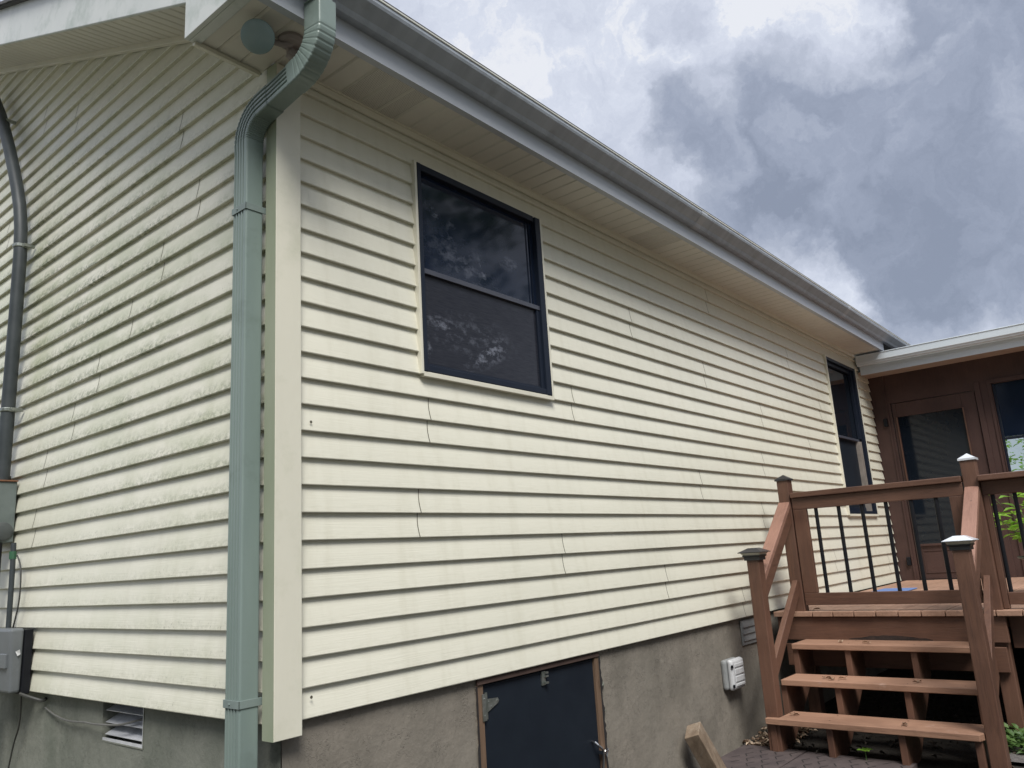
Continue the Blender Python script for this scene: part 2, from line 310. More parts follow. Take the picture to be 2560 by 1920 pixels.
# ================================================================ mesh helpers
class MB:
    def __init__(s): s.v = []; s.f = []; s.m = []; s.mi = 0
    def quad(s, a, b, c, d):
        n = len(s.v); s.v += [a, b, c, d]; s.f.append((n, n + 1, n + 2, n + 3)); s.m.append(s.mi)
    def poly(s, pts):
        n = len(s.v); s.v += list(pts); s.f.append(tuple(range(n, n + len(pts)))); s.m.append(s.mi)
    def hexa(s, p):   # p: 8 points, bottom 4 (ccw from above) then top 4
        n = len(s.v); s.v += list(p)
        for q in ((3, 2, 1, 0), (4, 5, 6, 7), (0, 1, 5, 4), (1, 2, 6, 5), (2, 3, 7, 6), (3, 0, 4, 7)):
            s.f.append(tuple(n + i for i in q)); s.m.append(s.mi)
    def box(s, x0, x1, y0, y1, z0, z1):
        if x0 > x1: x0, x1 = x1, x0
        if y0 > y1: y0, y1 = y1, y0
        if z0 > z1: z0, z1 = z1, z0
        s.hexa([(x0, y0, z0), (x1, y0, z0), (x1, y1, z0), (x0, y1, z0), (x0, y0, z1), (x1, y0, z1), (x1, y1, z1), (x0, y1, z1)])
    def beam(s, a, b, wdt, hgt, up=(0, 0, 1), plumb=False):   # bar from a to b, centred; plumb ends stay vertical
        a = Vector(a); b = Vector(b); d = (b - a).normalized(); side = d.cross(Vector(up)).normalized(); u = side.cross(d).normalized()
        if plumb: u = Vector((0, 0, 1)); hgt = hgt
        p = []
        for q in (a, b):
            p.append([q + side * (wdt / 2) * i + u * (hgt / 2) * j for i, j in ((-1, -1), (1, -1), (1, 1), (-1, 1))])
        s.loft(p)
    def loft(s, rings, caps=True, closed=True):
        n0 = len(s.v); k = len(rings[0])
        for r in rings: s.v += [tuple(x) for x in r]
        for i in range(len(rings) - 1):
            for j in range(k if closed else k - 1):
                a = n0 + i * k + j; b = n0 + i * k + (j + 1) % k
                s.f.append((a, b, b + k, a + k)); s.m.append(s.mi)
        if caps and closed:
            s.f.append(tuple(n0 + j for j in range(k))[::-1]); s.m.append(s.mi)
            e = n0 + (len(rings) - 1) * k
            s.f.append(tuple(e + j for j in range(k))); s.m.append(s.mi)
    def sweep(s, path, prof, up=(0, 0, 1), caps=True, scales=None, flatend=False):
        path = [Vector(p) for p in path]; rings = []; side0 = None
        for i, p in enumerate(path):
            d = (path[min(i + 1, len(path) - 1)] - path[max(i - 1, 0)]).normalized()
            if side0 is None:
                sd_ = d.cross(Vector(up)); sd_.normalize()
            else:
                sd_ = (side0 - d * side0.dot(d)).normalized()
            side0 = sd_; u = sd_.cross(d).normalized(); sc = scales[i] if scales else 1
            if isinstance(sc, (int, float)): sc = (sc, sc)
            rings.append([p + sd_ * (a * sc[0]) + u * (b_ * sc[1]) for a, b_ in prof])
        s.loft(rings, caps)
    def tube(s, path, r, n=10, up=(0, 0, 1), caps=True, scales=None):
        s.sweep(path, [(r * math.cos(2 * math.pi * i / n), r * math.sin(2 * math.pi * i / n)) for i in range(n)], up, caps, scales)
    def lathe(s, c, axis, prof, n=28):    # prof: (r, h) along the axis
        c = Vector(c); ax = Vector(axis).normalized(); a = ax.orthogonal().normalized(); b = ax.cross(a)
        rings = [[c + ax * h + (a * math.cos(2 * math.pi * i / n) + b * math.sin(2 * math.pi * i / n)) * max(r, 1e-4) for i in range(n)] for r, h in prof]
        s.loft(rings, True)
    def build(s, name, mats, parent=None, bevel=0, smooth=False, seg=2):
        me = bpy.data.meshes.new(name); me.from_pydata([tuple(x) for x in s.v], [], s.f)
        if not isinstance(mats, (list, tuple)): mats = [mats]
        for m in mats: me.materials.append(m)
        me.polygons.foreach_set('material_index', s.m)
        me.update()
        bm = bmesh.new(); bm.from_mesh(me); bmesh.ops.remove_doubles(bm, verts=bm.verts, dist=1e-6) if (bevel or smooth) and s.fix else None
        if s.fix: bmesh.ops.recalc_face_normals(bm, faces=bm.faces)
        bm.to_mesh(me); bm.free()
        if smooth:
            me.shade_smooth(); me.set_sharp_from_angle(angle=math.radians(38 if smooth is True else smooth))
        o = bpy.data.objects.new(name, me); COL.objects.link(o)
        if parent is not None:
            o.parent = parent; o.matrix_parent_inverse = Matrix.Translation(-WL(parent))
        if bevel:
            md = o.modifiers.new('bevel', 'BEVEL'); md.width = bevel; md.segments = seg; md.limit_method = 'ANGLE'; md.angle_limit = math.radians(40)
            md.harden_normals = False
        return o
    fix = True
LOCS = {}
def WL(o): return LOCS.get(o.name, Vector((0, 0, 0)))
def tag(o, label=None, cat=None, group=None, kind=None):
    if label: o['label'] = label
    if cat: o['category'] = cat
    if group: o['group'] = group
    if kind: o['kind'] = kind
    return o
def thing(name, loc, label, cat, group=None):
    o = bpy.data.objects.new(name, None); COL.objects.link(o); o.location = loc; LOCS[o.name] = Vector(loc)
    o.empty_display_size = .1
    return tag(o, label, cat, group)
def nz(x, y=0, z=0): return noise.noise(Vector((x, y, z)))

# ================================================================ ground
GZ = -0.80
m = MB(); R_ = 700
n = 40
m.quad((-R_, -R_, GZ - .02), (R_, -R_, GZ - .02), (R_, R_, GZ - .02), (-R_, R_, GZ - .02))
tag(m.build('ground', M['grass']), kind='structure')
m = MB(); m.fix = True
xs = [-3 + i * .12 for i in range(100)]; ys = [-4 + j * .12 for j in range(42)]
for i in range(len(xs) - 1):
    for j in range(len(ys) - 1):
        def z(a, b): return GZ + .012 * nz(a * 3, b * 3) + .008 * nz(a * 9, b * 9, 4)
        a, b, c, d = xs[i], xs[i + 1], ys[j], ys[j + 1]
        m.quad((a, c, z(a, c)), (b, c, z(b, c)), (b, d, z(b, d)), (a, d, z(a, d)))
tag(m.build('soil_bed', M['soil'], smooth=True), kind='structure')
m = MB()
for i in range(30):
    for j in range(16):
        x0, y0 = 3.75 + i * .1, -2.98 + j * .1
        def z(a, b): return GZ + .022 + .006 * nz(a * 6, b * 6, 2)
        m.quad((x0, y0, z(x0, y0)), (x0 + .1, y0, z(x0 + .1, y0)), (x0 + .1, y0 + .1, z(x0 + .1, y0 + .1)), (x0, y0 + .1, z(x0, y0 + .1)))
tag(m.build('gravel_path', M['gravel'], smooth=True), kind='structure')

# ================================================================ house
house = thing('house', (0, 0, GZ), 'cream vinyl sided house with a grey parged foundation and grey gutter', 'house')
XE = 7.97            # where the long wall meets the porch
SZ = 2.505           # eave soffit height
def wav(k, t, s): return .0013 * nz(t * 1.7, k * 1.31 + s, 3.1) + .00015 * nz(t * 5, k * 2.7 + s)
def course_profile(z0, z1, zlo, zhi):
    pts = [(.0175, z0), (.0012, z0), (0, z0 + .003), (.0030, z0 + .022), (.0066, z0 + .045), (.0112, z0 + .070), (.0175, z1)]
    res = []
    for (o, z) in pts:
        res.append((o, min(max(z, zlo), zhi)))
    return res
def lap_strip(mb, axis, t0, t1, k, zlo, zhi, s):
    z0, z1 = k * L, (k + 1) * L
    if z1 <= zlo + 1e-4 or z0 >= zhi - 1e-4: return
    n = max(1, int(round((t1 - t0) / .11)))
    prof = course_profile(z0, z1, zlo, zhi)
    rings = []
    for i in range(n + 1):
        t = t0 + (t1 - t0) * i / n; ring = []
        for j, (o, z) in enumerate(prof):
            w_ = wav(k, t, s) * (1 if 0 < j < 6 else .3); dz = .0008 * nz(t * 1.3, k * .9 + s) if j in (1, 2) else 0
            ring.append((t, o + w_, z + dz) if axis == 'x' else (o + w_, t, z + dz))
        rings.append(ring)
    mb.loft(rings, caps=False, closed=False)
def seam(mb, axis, t, k0, s, wd=.0042):
    for k in (k0, k0 + 1):
        z0, z1 = k * L, (k + 1) * L
        pr = [(o, z) for (o, z) in course_profile(z0, z1, -9, 9)][1:]
        a = []; b = []
        for (o, z) in pr:
            o2 = o + wav(k, t, s) - .0009
            tt = t + .004 * ((z - z0) / L) - .007 * math.sin(math.pi * (z - z0) / L) + (.012 if k > k0 else 0)
            for lst, q in ((a, tt - wd / 2), (b, tt + wd / 2)):
                lst.append((q, o2, z) if axis == 'x' else (o2, q, z))
        for i in range(len(a) - 1): mb.quad(a[i], b[i], b[i + 1], a[i + 1])
W1 = (.735, 1.70, 1.322, 2.355)      # left window x0,x1,z0,z1
W2 = (6.45, 7.43, .715, 2.335)
TOPZ = 2.495
mb = MB(); mb.fix = False
for k in range(25):
    for (a, b, lo, hi) in ((.09, W1[0], -1, TOPZ), (W1[0], W1[1], -1, W1[2]), (W1[0], W1[1], W1[3], TOPZ), (W1[1], W2[0], -1, TOPZ), (W2[0], W2[1], -1, W2[2]), (W2[0], W2[1], W2[3], TOPZ), (W2[1], XE, -1, TOPZ)):
        lap_strip(mb, 'x', a, b, k, lo, hi, 0)
mb.mi = 1
for t, k in ((.78, 10), (1.9, 12), (.7, 6), (1.71, 4), (2.75, 2), (2.62, 18), (3.62, 16), (3.36, 8), (4.6, 14), (5.39, 20), (4.5, 10), (4.37, 6), (3.82, 0), (5.64, 12), (3.81, 22), (5.0, 4), (5.9, 2), (6.1, 16), (7.7, 4), (7.62, 1)):
    seam(mb, 'x', t, k, 0)
for (x, z) in ((.153, 1.049), (.148, .069)):    # two old screw holes
    mb.poly([(x + .006 * math.cos(a * .785), -.0035, z + .006 * math.sin(a * .785)) for a in range(8)])
sA = mb.build('siding_wall', [M['sidA'], M['seam']], house, smooth=12); tag(sA, 'cleaner long siding wall with two windows')
mb = MB(); mb.fix = False
for k in range(62):
    z1 = (k + 1) * L
    y0 = max(.044, (k * L - 2.70) / .42 - .05)
    lap_strip(mb, 'y', y0, 8.0, k, -1, 99, 5.5)
mb.mi = 1
for t, k in ((2.12, 10), (1.8, 12), (1.53, 14), (1.2, 16), (.91, 18), (.6, 20), (.77, 24), (2.01, 30), (2.5, 32), (3.0, 26), (2.22, 7), (3.4, 22)):
    seam(mb, 'y', t, k, 5.5)
sB = mb.build('siding_wall', [M['sidB'], M['seam']], house, smooth=12); tag(sB, 'gable end siding wall streaked with green mildew')
# solid shell behind the siding (keeps light out)
mb = MB()
mb.box(.04, XE + 4, .06, 8, .002, 2.50)
mb.poly([(.03, .07, 2.5), (.03, 8, 2.5), (.03, 8, 2.62 + .42 * 8)]); mb.build('wall_core', M['slate'], house)
# window holes are lined by the frames further down
# corner post
mb = MB()
mb.mi = 0
mb.box(-.016, .097, -.022, .012, -.045, SZ - .012)
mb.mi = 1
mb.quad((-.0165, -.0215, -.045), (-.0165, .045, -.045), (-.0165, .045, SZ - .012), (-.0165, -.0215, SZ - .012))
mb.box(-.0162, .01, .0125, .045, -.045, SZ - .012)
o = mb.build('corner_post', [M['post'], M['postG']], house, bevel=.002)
# foundation
D0, D1 = 1.02, 1.975
mb = MB(); mb.fix = True
def fwall(mb, x0, x1, z0, z1, step=.06):
    nx = max(1, int((x1 - x0) / step)); nzv = max(1, int((z1 - z0) / step))
    for i in range(nx):
        for j in range(nzv):
            p = []
            for (a, b) in ((i, j), (i + 1, j), (i + 1, j + 1), (i, j + 1)):
                x = x0 + (x1 - x0) * a / nx; z = z0 + (z1 - z0) * b / nzv
                e = 0 if (a in (0, nx)) else 1
                p.append((x, .028 + .006 * nz(x * 3, 0, z * 3) + .003 * nz(x * 11, 5, z * 11), z))
            mb.quad(*p)
fwall(mb, .05, D0, GZ - .1, -.002); fwall(mb, D1, XE, GZ - .1, -.002)
mb.box(D0, D0 + .002, .024, .2, GZ - .1, -.002); mb.box(D1 - .002, D1, .026, .2, GZ - .1, -.002)
tag(mb.build('foundation_wall', M['conA'], house, smooth=True), 'grey parged foundation under the long wall')
mb = MB()
VB = (1.0, 1.385, -.172, -.004)
def fwB(y0, y1, z0, z1):
    n1 = max(1, int((y1 - y0) / .08)); n2 = max(1, int((z1 - z0) / .08))
    for i in range(n1):
        for j in range(n2):
            p = []
            for (a, b) in ((i, j), (i + 1, j), (i + 1, j + 1), (i, j + 1)):
                y = y0 + (y1 - y0) * a / n1; z = z0 + (z1 - z0) * b / n2
                p.append((.045 + .006 * nz(3, y * 3, z * 3) * (0 if y < .04 else 1), y, z))
            mb.quad(*p)
fwB(.028, VB[0], GZ - .1, -.002); fwB(VB[1], 8, GZ - .1, -.002); fwB(VB[0], VB[1], GZ - .1, VB[2])
for (a, b) in ((VB[0] - .001, VB[0] + .004), (VB[1] - .004, VB[1] + .001)): mb.box(.043, .16, a, b, VB[2], VB[3])
mb.box(.043, .16, VB[0], VB[1], VB[2] - .004, VB[2])
tag(mb.build('foundation_wall', M['conB'], house, smooth=True), 'damp dark foundation under the gable wall')
# crawlspace vent in the gable foundation
v = MB(); v.box(.15, .155, VB[0], VB[1], VB[2], VB[3]); vent = v.build('foundation_vent', M['black'], house)
tag(vent, 'louvred vent in the gable foundation')
for i, zc in enumerate((-.035, -.085, -.135)):
    s = MB(); s.hexa([(.055, VB[0] + .012, zc - .014), (.12, VB[0] + .012, zc + .016), (.12, VB[1] - .01, zc + .016), (.055, VB[1] - .01, zc - .014),
                      (.055, VB[0] + .012, zc - .011), (.12, VB[0] + .012, zc + .019), (.12, VB[1] - .01, zc + .019), (.055, VB[1] - .01, zc - .011)])
    so_ = s.build('louvre', M['vent'], vent)
s = MB()
s.box(.046, .052, VB[0] + .002, VB[0] + .014, VB[2], VB[3]); s.box(.046, .052, VB[0] + .015, VB[1], VB[2] + .001, VB[2] + .012)
s.build('frame', M['vent'], vent)
# vent on the long wall by the stairs
v = MB(); v.box(3.75, 4.10, .014, .022, -.185, -.022); vent2 = v.build('foundation_vent', M['gasket'], house); tag(vent2, 'small grey vent beside the stairs')
for zc in (-.05, -.095, -.14):
    s = MB(); s.hexa([(3.765, .004, zc - .018), (4.085, .004, zc - .018), (4.085, .014, zc - .018), (3.765, .014, zc - .018),
                      (3.765, .011, zc + .018), (4.085, .011, zc + .018), (4.085, .0135, zc + .018), (3.765, .0135, zc + .018)]); s.build('louvre', M['gasket'], vent2)
# ---- broken mortar edge and gap beside the access door
rr_ = random.Random(8)
for xb, sg, wmx in ((D1 - .004, 1, .016), (D0 + .002, -1, .009)):
    zz = GZ; prev = None; mb = MB(); mb.fix = False
    while zz < -.02:
        ww = wmx * (.35 + rr_.random()) ; cur = (xb + sg * ww, zz)
        if prev: mb.quad((xb - sg * .004, .0165, prev[1]), (prev[0], .0165, prev[1]), (cur[0], .0165, cur[1]), (xb - sg * .004, .0165, cur[1]))
        prev = cur; zz += .012 + rr_.random() * .022
    mb.build('mortar_gap', M['groove'], house)
for (x, z, a) in ((1.995, -.172, .018), (1.012, -.47, .016), (1.010, -.56, .012), (1.990, -.30, .010)):
    mb = MB(); mb.lathe((x, .026, z), (.3, -1, .1), [(.0, -.001), (a, 0), (a * .8, .006), (a * .4, .010), (0, .012)], 9)
    mb.build('mortar_blob', M['conB'], house, smooth=True)
# ---- crawlspace door
dr = MB(); dr.box(D0 + .048, D1 - .045, .030, .055, GZ + .02, -.035); dro = dr.build('crawlspace_door', M['slate'], house, bevel=.003)
tag(dro, 'dark slate access door in the foundation')
for nm, bx in (('jamb', (D0 + .003, D0 + .045, .020, .12, GZ + .02, -.030)), ('jamb', (D1 - .042, D1 - .006, .018, .12, GZ + .02, -.030)), ('head', (D0 + .003, D1 - .006, .012, .12, -.029, -.003))):
    s = MB(); s.box(*bx); s.build(nm, M['jamb'] if nm == 'jamb' else M['lumberdark'], dro, bevel=.002)
s = MB()     # T hinge
s.box(1.052, 1.076, .0145, .0185, -.18, -.07); s.box(1.080, 1.094, .024, .029, -.178, -.068)
s.poly([(1.094, .025, -.095), (1.165, .025, -.10), (1.172, .025, -.112), (1.165, .025, -.122), (1.094, .025, -.15)])
s.tube([(1.078, .018, -.182), (1.078, .018, -.066)], .005, 8)
for (x, z) in ((1.105, -.108), (1.158, -.111), (1.12, -.13), (1.064, -.09), (1.064, -.16)): s.lathe((x, .026 if x > 1.08 else .015, z), (0, -1, 0), [(.0045, 0), (.0045, .002), (.002, .003)], 8)
s.build('hinge', M['zinc'], dro)
s = MB(); s.box(1.487, 1.515, .022, .0295, -.10, -.038); s.tube([(1.512, .014, -.025), (1.512, .014, -.085)], .005, 8)
for z in (-.045, -.06, -.09): s.box(1.503, 1.524, .009, .021, z - .004, z + .004)
s.build('latch', M['zinc'], dro)
s = MB()
s.tube([(1.868, .028, -.425), (1.866, .008, -.428), (1.872, -.004, -.44), (1.892, -.012, -.458), (1.905, -.012, -.475), (1.906, -.010, -.51), (1.900, -.006, -.56), (1.885, .006, -.60), (1.88, .028, -.605)], .006, 8)
s.box(1.905, 1.955, -.006, .018, -.492, -.474); s.box(1.915, 1.948, -.016, -.006, -.485, -.478)
s.tube([(1.93, -.012, -.505), (1.945, -.012, -.470)], .004, 6)
s.build('handle', M['steel'], dro)
# ---- soffits
mb = MB(); mb.mi = 0
pitch = .1016; off = .0
x = -.30; i = 0
g = -.30 + ((.301 - -.30) % pitch) - pitch     # grooves aligned to 0.301
xs = [g + i * pitch for i in range(90)]
for i, a in enumerate(xs):
    b = a + pitch; a2, b2 = max(a, -.31), min(b, 7.56)
    if b2 <= a2: continue
    idx = round((a - .301) / pitch)
    perf_ = (idx in (-1, 0, 1)) or (idx % 24 in (22, 23, 0) and idx > 3 and False) or (idx in (23, 24, 25))
    mb.mi = 1 if (idx in (0, 1, 2)) or idx in (23, 24, 25) else 0
    y0, y1 = -.298, (.106 if a2 < -.02 else .012)
    e = .008
    if a2 + e < b2 - e:
        mb.quad((a2 + e, y0, SZ), (a2 + e, y1, SZ), (b2 - e, y1, SZ), (b2 - e, y0, SZ))
    mb.mi = 0
    mb.quad((a2, y0, SZ + .007), (a2, y1, SZ + .007), (a2 + e, y1, SZ), (a2 + e, y0, SZ))
    mb.quad((b2 - e, y0, SZ), (b2 - e, y1, SZ), (b2, y1, SZ + .007), (b2, y0, SZ + .007))
mb.fix = False
tag(mb.build('soffit', [M['soffit'], M['perf']], house), 'flat grooved eave soffit with perforated panels')
mb = MB()      # J trim under soffits
mb.box(.098, 7.56, -.014, .0, SZ - .035, SZ - .0055); mb.box(.098, 7.56, -.019, .0, SZ - .0055, SZ + .009)
mb.box(-.30, -.017, .088, .108, SZ - .02, SZ - .002)
for (a, b) in ((.0, 8.),):
    mb.hexa([(-.022, a + .112, 2.672 + .42 * .112), (.002, a + .112, 2.672 + .42 * .112), (.002, b, 2.672 + .42 * b), (-.022, b, 2.672 + .42 * b),
             (-.022, a + .112, 2.706 + .42 * .112), (.002, a + .112, 2.706 + .42 * .112), (.002, b, 2.706 + .42 * b), (-.022, b, 2.706 + .42 * b)])
mb.build('soffit_trim', M['trim'], house, bevel=.002)
mb = MB(); mb.fix = False       # sloped rake soffit, grooves across
yy = .108; k = 0
while yy < 8:
    a, b = yy, yy + .094; e = .012
    def P(x, y, d=0): return (x, y, (2.705 + .42 * y if x > -.1 else 2.655 + .428 * y) + d)
    mb.quad(P(-.315, a, .009), P(0, a, .009), P(0, a + e, 0), P(-.315, a + e, 0))
    mb.quad(P(-.315, a + e, 0), P(0, a + e, 0), P(0, b - e, 0), P(-.315, b - e, 0))
    mb.quad(P(-.315, b - e, 0), P(0, b - e, 0), P(0, b, .009), P(-.315, b, .009))
    yy = b
tag(mb.build('soffit', M['soffit'], house), 'sloped grooved soffit under the gable rake')
# ---- fascias
mb = MB()
def FB(y): return 2.615 + .43 * y
def FT(y): return 2.875 + .422 * y
mb.hexa([(-.33, .109, FB(.109)), (-.316, .109, FB(.109)), (-.316, 8, FB(8)), (-.33, 8, FB(8)), (-.33, .109, FT(.109)), (-.316, .109, FT(.109)), (-.316, 8, FT(8)), (-.33, 8, FT(8))])
mb.box(-.316, -.300, .109, 8, 2.0, 2.0005) if False else None
tag(mb.build('fascia', M['fascia'], house, bevel=.003), 'mildew spotted rake fascia board')
mb = MB()      # boxed return at the corner
mb.hexa([(-.334, -.306, SZ - .006), (-.316, -.306, SZ - .006), (-.316, .107, SZ - .006), (-.334, .107, SZ - .006),
         (-.334, -.306, FT(-.306)), (-.316, -.306, FT(-.306)), (-.316, .107, FT(.107)), (-.334, .107, FT(.107))])
mb.box(-.3155, -.276, -.297, .106, SZ - .0075, SZ - .001)
mb.quad((-.318, .107, SZ), (0, .107, SZ), (0, .107, SZ + .3), (-.318, .107, SZ + .3))
tag(mb.build('fascia', M['fascia'], house, bevel=.002), 'pale boxed return at the roof corner')
mb = MB(); mb.box(-.314, 7.60, -.305, -.299, SZ - .008, 2.70); mb.box(-.276, 7.56, -.2985, -.27, SZ - .0065, SZ - .001)
tag(mb.build('fascia', M['fasciaA'], house), 'grey eave fascia below the gutter')
# ---- gutter
gp = [(-.306, 2.592), (-.343, 2.592), (-.350, 2.601), (-.356, 2.611), (-.370, 2.622), (-.390, 2.638), (-.404, 2.650), (-.409, 2.662), (-.410, 2.682)]
mb = MB(); mb.fix = False
gx = [-.34 + i * .3 for i in range(0, 42)]
rings = [[(x_, y_, z_ + .0015 * nz(x_ * .8, 7)) for (y_, z_) in gp] for x_ in gx]
mb.loft(rings, caps=False, closed=False)
rings = [[(x_, y_ + .003, z_ + .003 + .0015 * nz(x_ * .8, 7)) for (y_, z_) in gp] for x_ in gx]
mb.loft(rings, caps=False, closed=False)
mb.poly([(-.34, a, b) for a, b in gp] + [(-.34, -.306, 2.685)])
gut = mb.build('gutter', M['gutter'], house)
mb = MB(); mb.fix = False
for xj in (3.02, 6.1):
    mb = MB(); mb.fix = False; mb.loft([[(x_, y_ - .002, z_ - .002) for (y_, z_) in gp] for x_ in (xj - .04, xj + .04)], caps=False, closed=False)
    mb.build('joint', M['fasciaA'], gut)
mb = MB(); mb.box(-.342, 11.9, -.414, -.398, 2.676, 2.686); mb.build('lip', M['gutlip'], gut, bevel=.003)
# ---- roof
mb = MB()
def RZ(y): return 2.872 + .422 * y
mb.hexa([(-.355, -.375, RZ(-.375)), (12, -.375, RZ(-.375)), (12, 8, RZ(8)), (-.355, 8, RZ(8)), (-.355, -.375, RZ(-.375) + .02), (12, -.375, RZ(-.375) + .02), (12, 8, RZ(8) + .02), (-.355, 8, RZ(8) + .02)])
for i in range(60):      # shingle butts along the rake edge
    y = .3 + i * .13; mb.hexa([(-.362 - .004 * random.random(), y, RZ(y) + .004), (-.30, y, RZ(y) + .004), (-.30, y + .13, RZ(y + .13) + .006), (-.362 - .003 * random.random(), y + .13, RZ(y + .13) + .006),
                             (-.362, y, RZ(y) + .030), (-.30, y, RZ(y) + .030), (-.30, y + .13, RZ(y + .13) + .024), (-.362, y + .13, RZ(y + .13) + .024)])
mb.build('roof', M['roof'], house)
# ---- windows
def window(x0, x1, z0, z1, label, split, deep):
    t = .022
    mb = MB()      # cream J trim proud of the siding
    mb.box(x0 - .002, x0 + .012, -.016, .02, z0 - .002, z1); mb.box(x1 - .010, x1 + .006, -.016, .02, z0 - .012, z1)
    mb.box(x0 + .0125, x1 - .0105, -.015, .02, z0 - .012, z0 + .010); mb.box(x0 + .0125, x1 - .0105, -.010, .02, z1 - .007, z1 + .006)
    root = mb.build('window', M['trim'], house, bevel=.0015); tag(root, label)
    a0, a1, b0, b1 = x0 + .013, x1 - .011, z0 + .011, z1 - .008
    fw = .034
    f = MB()
    fo = -.018 if not deep else -.012
    f.box(a0, a0 + fw * .7, fo, .10, b0, b1); f.box(a1 - fw * (1.3 if not deep else 1.6), a1, fo, .10, b0, b1)
    f.box(a0 + fw * .7 + .0005, a1 - fw * 1.7, fo + .002, .10, b0, b0 + fw * .9); f.box(a0 + fw * .7 + .0005, a1 - fw * 1.7, fo + .002, .10, b1 - fw, b1)
    f.box(a1 - fw * 1.7, a1 - fw * 1.3, fo + .004, .10, b0, b0 + fw * .9)
    f.build('frame', M['bronze'], root, bevel=.003)
    i0, i1, j0, j1 = a0 + fw * .7, a1 - fw * 1.3, b0 + fw * .9, b1 - fw
    zm = split
    yu, yl = (.010, .006) if not deep else (.045, .070)
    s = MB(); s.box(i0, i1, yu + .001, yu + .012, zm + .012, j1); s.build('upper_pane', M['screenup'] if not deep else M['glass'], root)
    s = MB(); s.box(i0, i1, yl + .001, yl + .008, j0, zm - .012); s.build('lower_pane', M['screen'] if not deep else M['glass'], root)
    s = MB(); s.box(i0, i1, min(yu, yl) - .014, max(yu, yl) + .01, zm - .013, zm + .012); s.build('meeting_rail', simple('grey_rail', (.07, .075, .095), (.055, .06, .08), 8, .4), root, bevel=.002)
    # right-hand sash stiles with fine light lines
    s = MB()
    if deep:
        s.box(i1 - .10, i1 - .085, .02, .069, j0, zm - .015); s.box(i1 - .070, i1 - .045, .012, .069, j0, zm - .015)
        s.build('jamb_track', simple('pale_track', (.30, .27, .24), (.2, .18, .16), 8, .5), root)
        s = MB(); s.box(i0, i0 + .03, .02, .044, zm + .013, j1 - .001); s.box(i1 - .055, i1 - .001, .012, .044, zm + .013, j1 - .001); s.box(i0 + .031, i1 - .056, .02, .044, j1 - .035, j1 - .001)
        s.box(i0 + .0005, i0 + .034, .052, .069, j0, zm - .015); s.box(i0 + .035, i1 - .102, .053, .069, j0, j0 + .04)
        s.build('sash', M['bronze'], root, bevel=.002)
    else:
        s.box(i1 - .060, i1 - .0585, .006, .0098, zm + .02, j1 - .001); s.box(i1 - .035, i1 - .033, .004, .0095, zm + .02, j1 - .001)
        s.box(i1 - .028, i1 - .001, -.004, .0058, j0 + .001, zm - .015); s.box(i0 + .001, i0 + .014, .001, .0058, j0 + .001, zm - .015); s.box(i0 + .015, i1 - .029, 0, .0058, j0 + .001, j0 + .012)
        s.build('sash', M['bronze'], root)
    return root
window(*W1, 'dark screened double hung window near the corner', 1.815, False)
window(*W2, 'narrow looking dark window beside the porch', 1.518, True)

# ================================================================ porch
por = thing('porch', (XE, -2, GZ), 'brown painted wooden porch room at right angles to the house', 'porch')
PX = 7.98
def pbox(name, mat, *bx, **k):
    s = MB(); s.box(*bx); return s.build(name, mat, k.get('parent', por), bevel=k.get('bevel', .003))
ZT = 2.295
DY0, DY1, DZ1 = -1.040, -.185, 1.965      # door opening
WY0, WY1, WZ0, WZ1 = -2.35, -1.205, .90, 2.005
mb = MB()
mb.box(PX, PX + .1, DY1, .02, -.02, ZT); mb.box(PX, PX + .1, DY0 + .0005, DY1 - .0005, DZ1, ZT)
mb.box(PX, PX + .1, WY1, DY0, -.02, ZT); mb.box(PX, PX + .1, WY0, WY1 - .0005, WZ1, ZT); mb.box(PX, PX + .1, WY0, WY1 - .0005, -.02, WZ0)
mb.box(PX, PX + .1, -5, WY0 - .0005, -.02, ZT)
for y in (-1.14, -1.17):
    pass
mb.build('wall', M['pwall'], por)
mb = MB()     # trim boards: door casing, window casing, vertical battens
mb.box(PX - .018, PX - .001, DY0 - .055, DY0 - .002, -.02, ZT - .25); mb.box(PX - .014, PX - .001, -1.197, -1.165, -.02, 2.05)
mb.box(PX - .02, PX - .001, WY0 - .05, -1.1645, WZ1, WZ1 + .045); mb.box(PX - .024, PX - .001, -1.2045, -1.1975, WZ0, WZ1 - .001)
mb.box(PX - .012, PX - .001, -.155, -.135, -.02, ZT)
mb.box(PX - .02, PX - .001, WY0, -1.206, WZ0 - .06, WZ0 - .001)
mb.build('casing', M['pwall'], por, bevel=.002)
# door
s = MB()
gy0, gy1, gz0, gz1 = -.895, -.235, .37, 1.80
s.box(PX + .008, PX + .05, DY0 + .006, gy0, 0.005, DZ1 - .006); s.box(PX + .008, PX + .05, gy1, DY1 - .006, 0.005, DZ1 - .006)
s.box(PX + .0085, PX + .05, gy0 + .0005, gy1 - .0005, gz1, DZ1 - .006); s.box(PX + .0085, PX + .05, gy0 + .0005, gy1 - .0005, 0.005, gz0)
door = s.build('door', M['pwall'], por, bevel=.004); tag(door, 'brown screen door with a tall dark pane')
s = MB(); s.box(PX + .025, PX + .032, gy0, gy1, gz0, gz1); s.build('pane', M['glassp'], door)
s = MB()
for a in (gy0 + .02, gy1 - .035): s.box(PX + .002, PX + .008, a, a + .012, gz0 - .29, gz0 - .07)
s.box(PX + .002, PX + .008, gy0 + .02, gy1 - .023, gz0 - .3, gz0 - .291); s.box(PX + .002, PX + .008, gy0 + .02, gy1 - .023, gz0 - .069, gz0 - .06)
s.box(PX - .012, PX + .008, gy0 - .006, gy1 + .01, gz0 - .012, gz0 + .012)
s.build('panel_moulding', M['pwall'], door, bevel=.002)
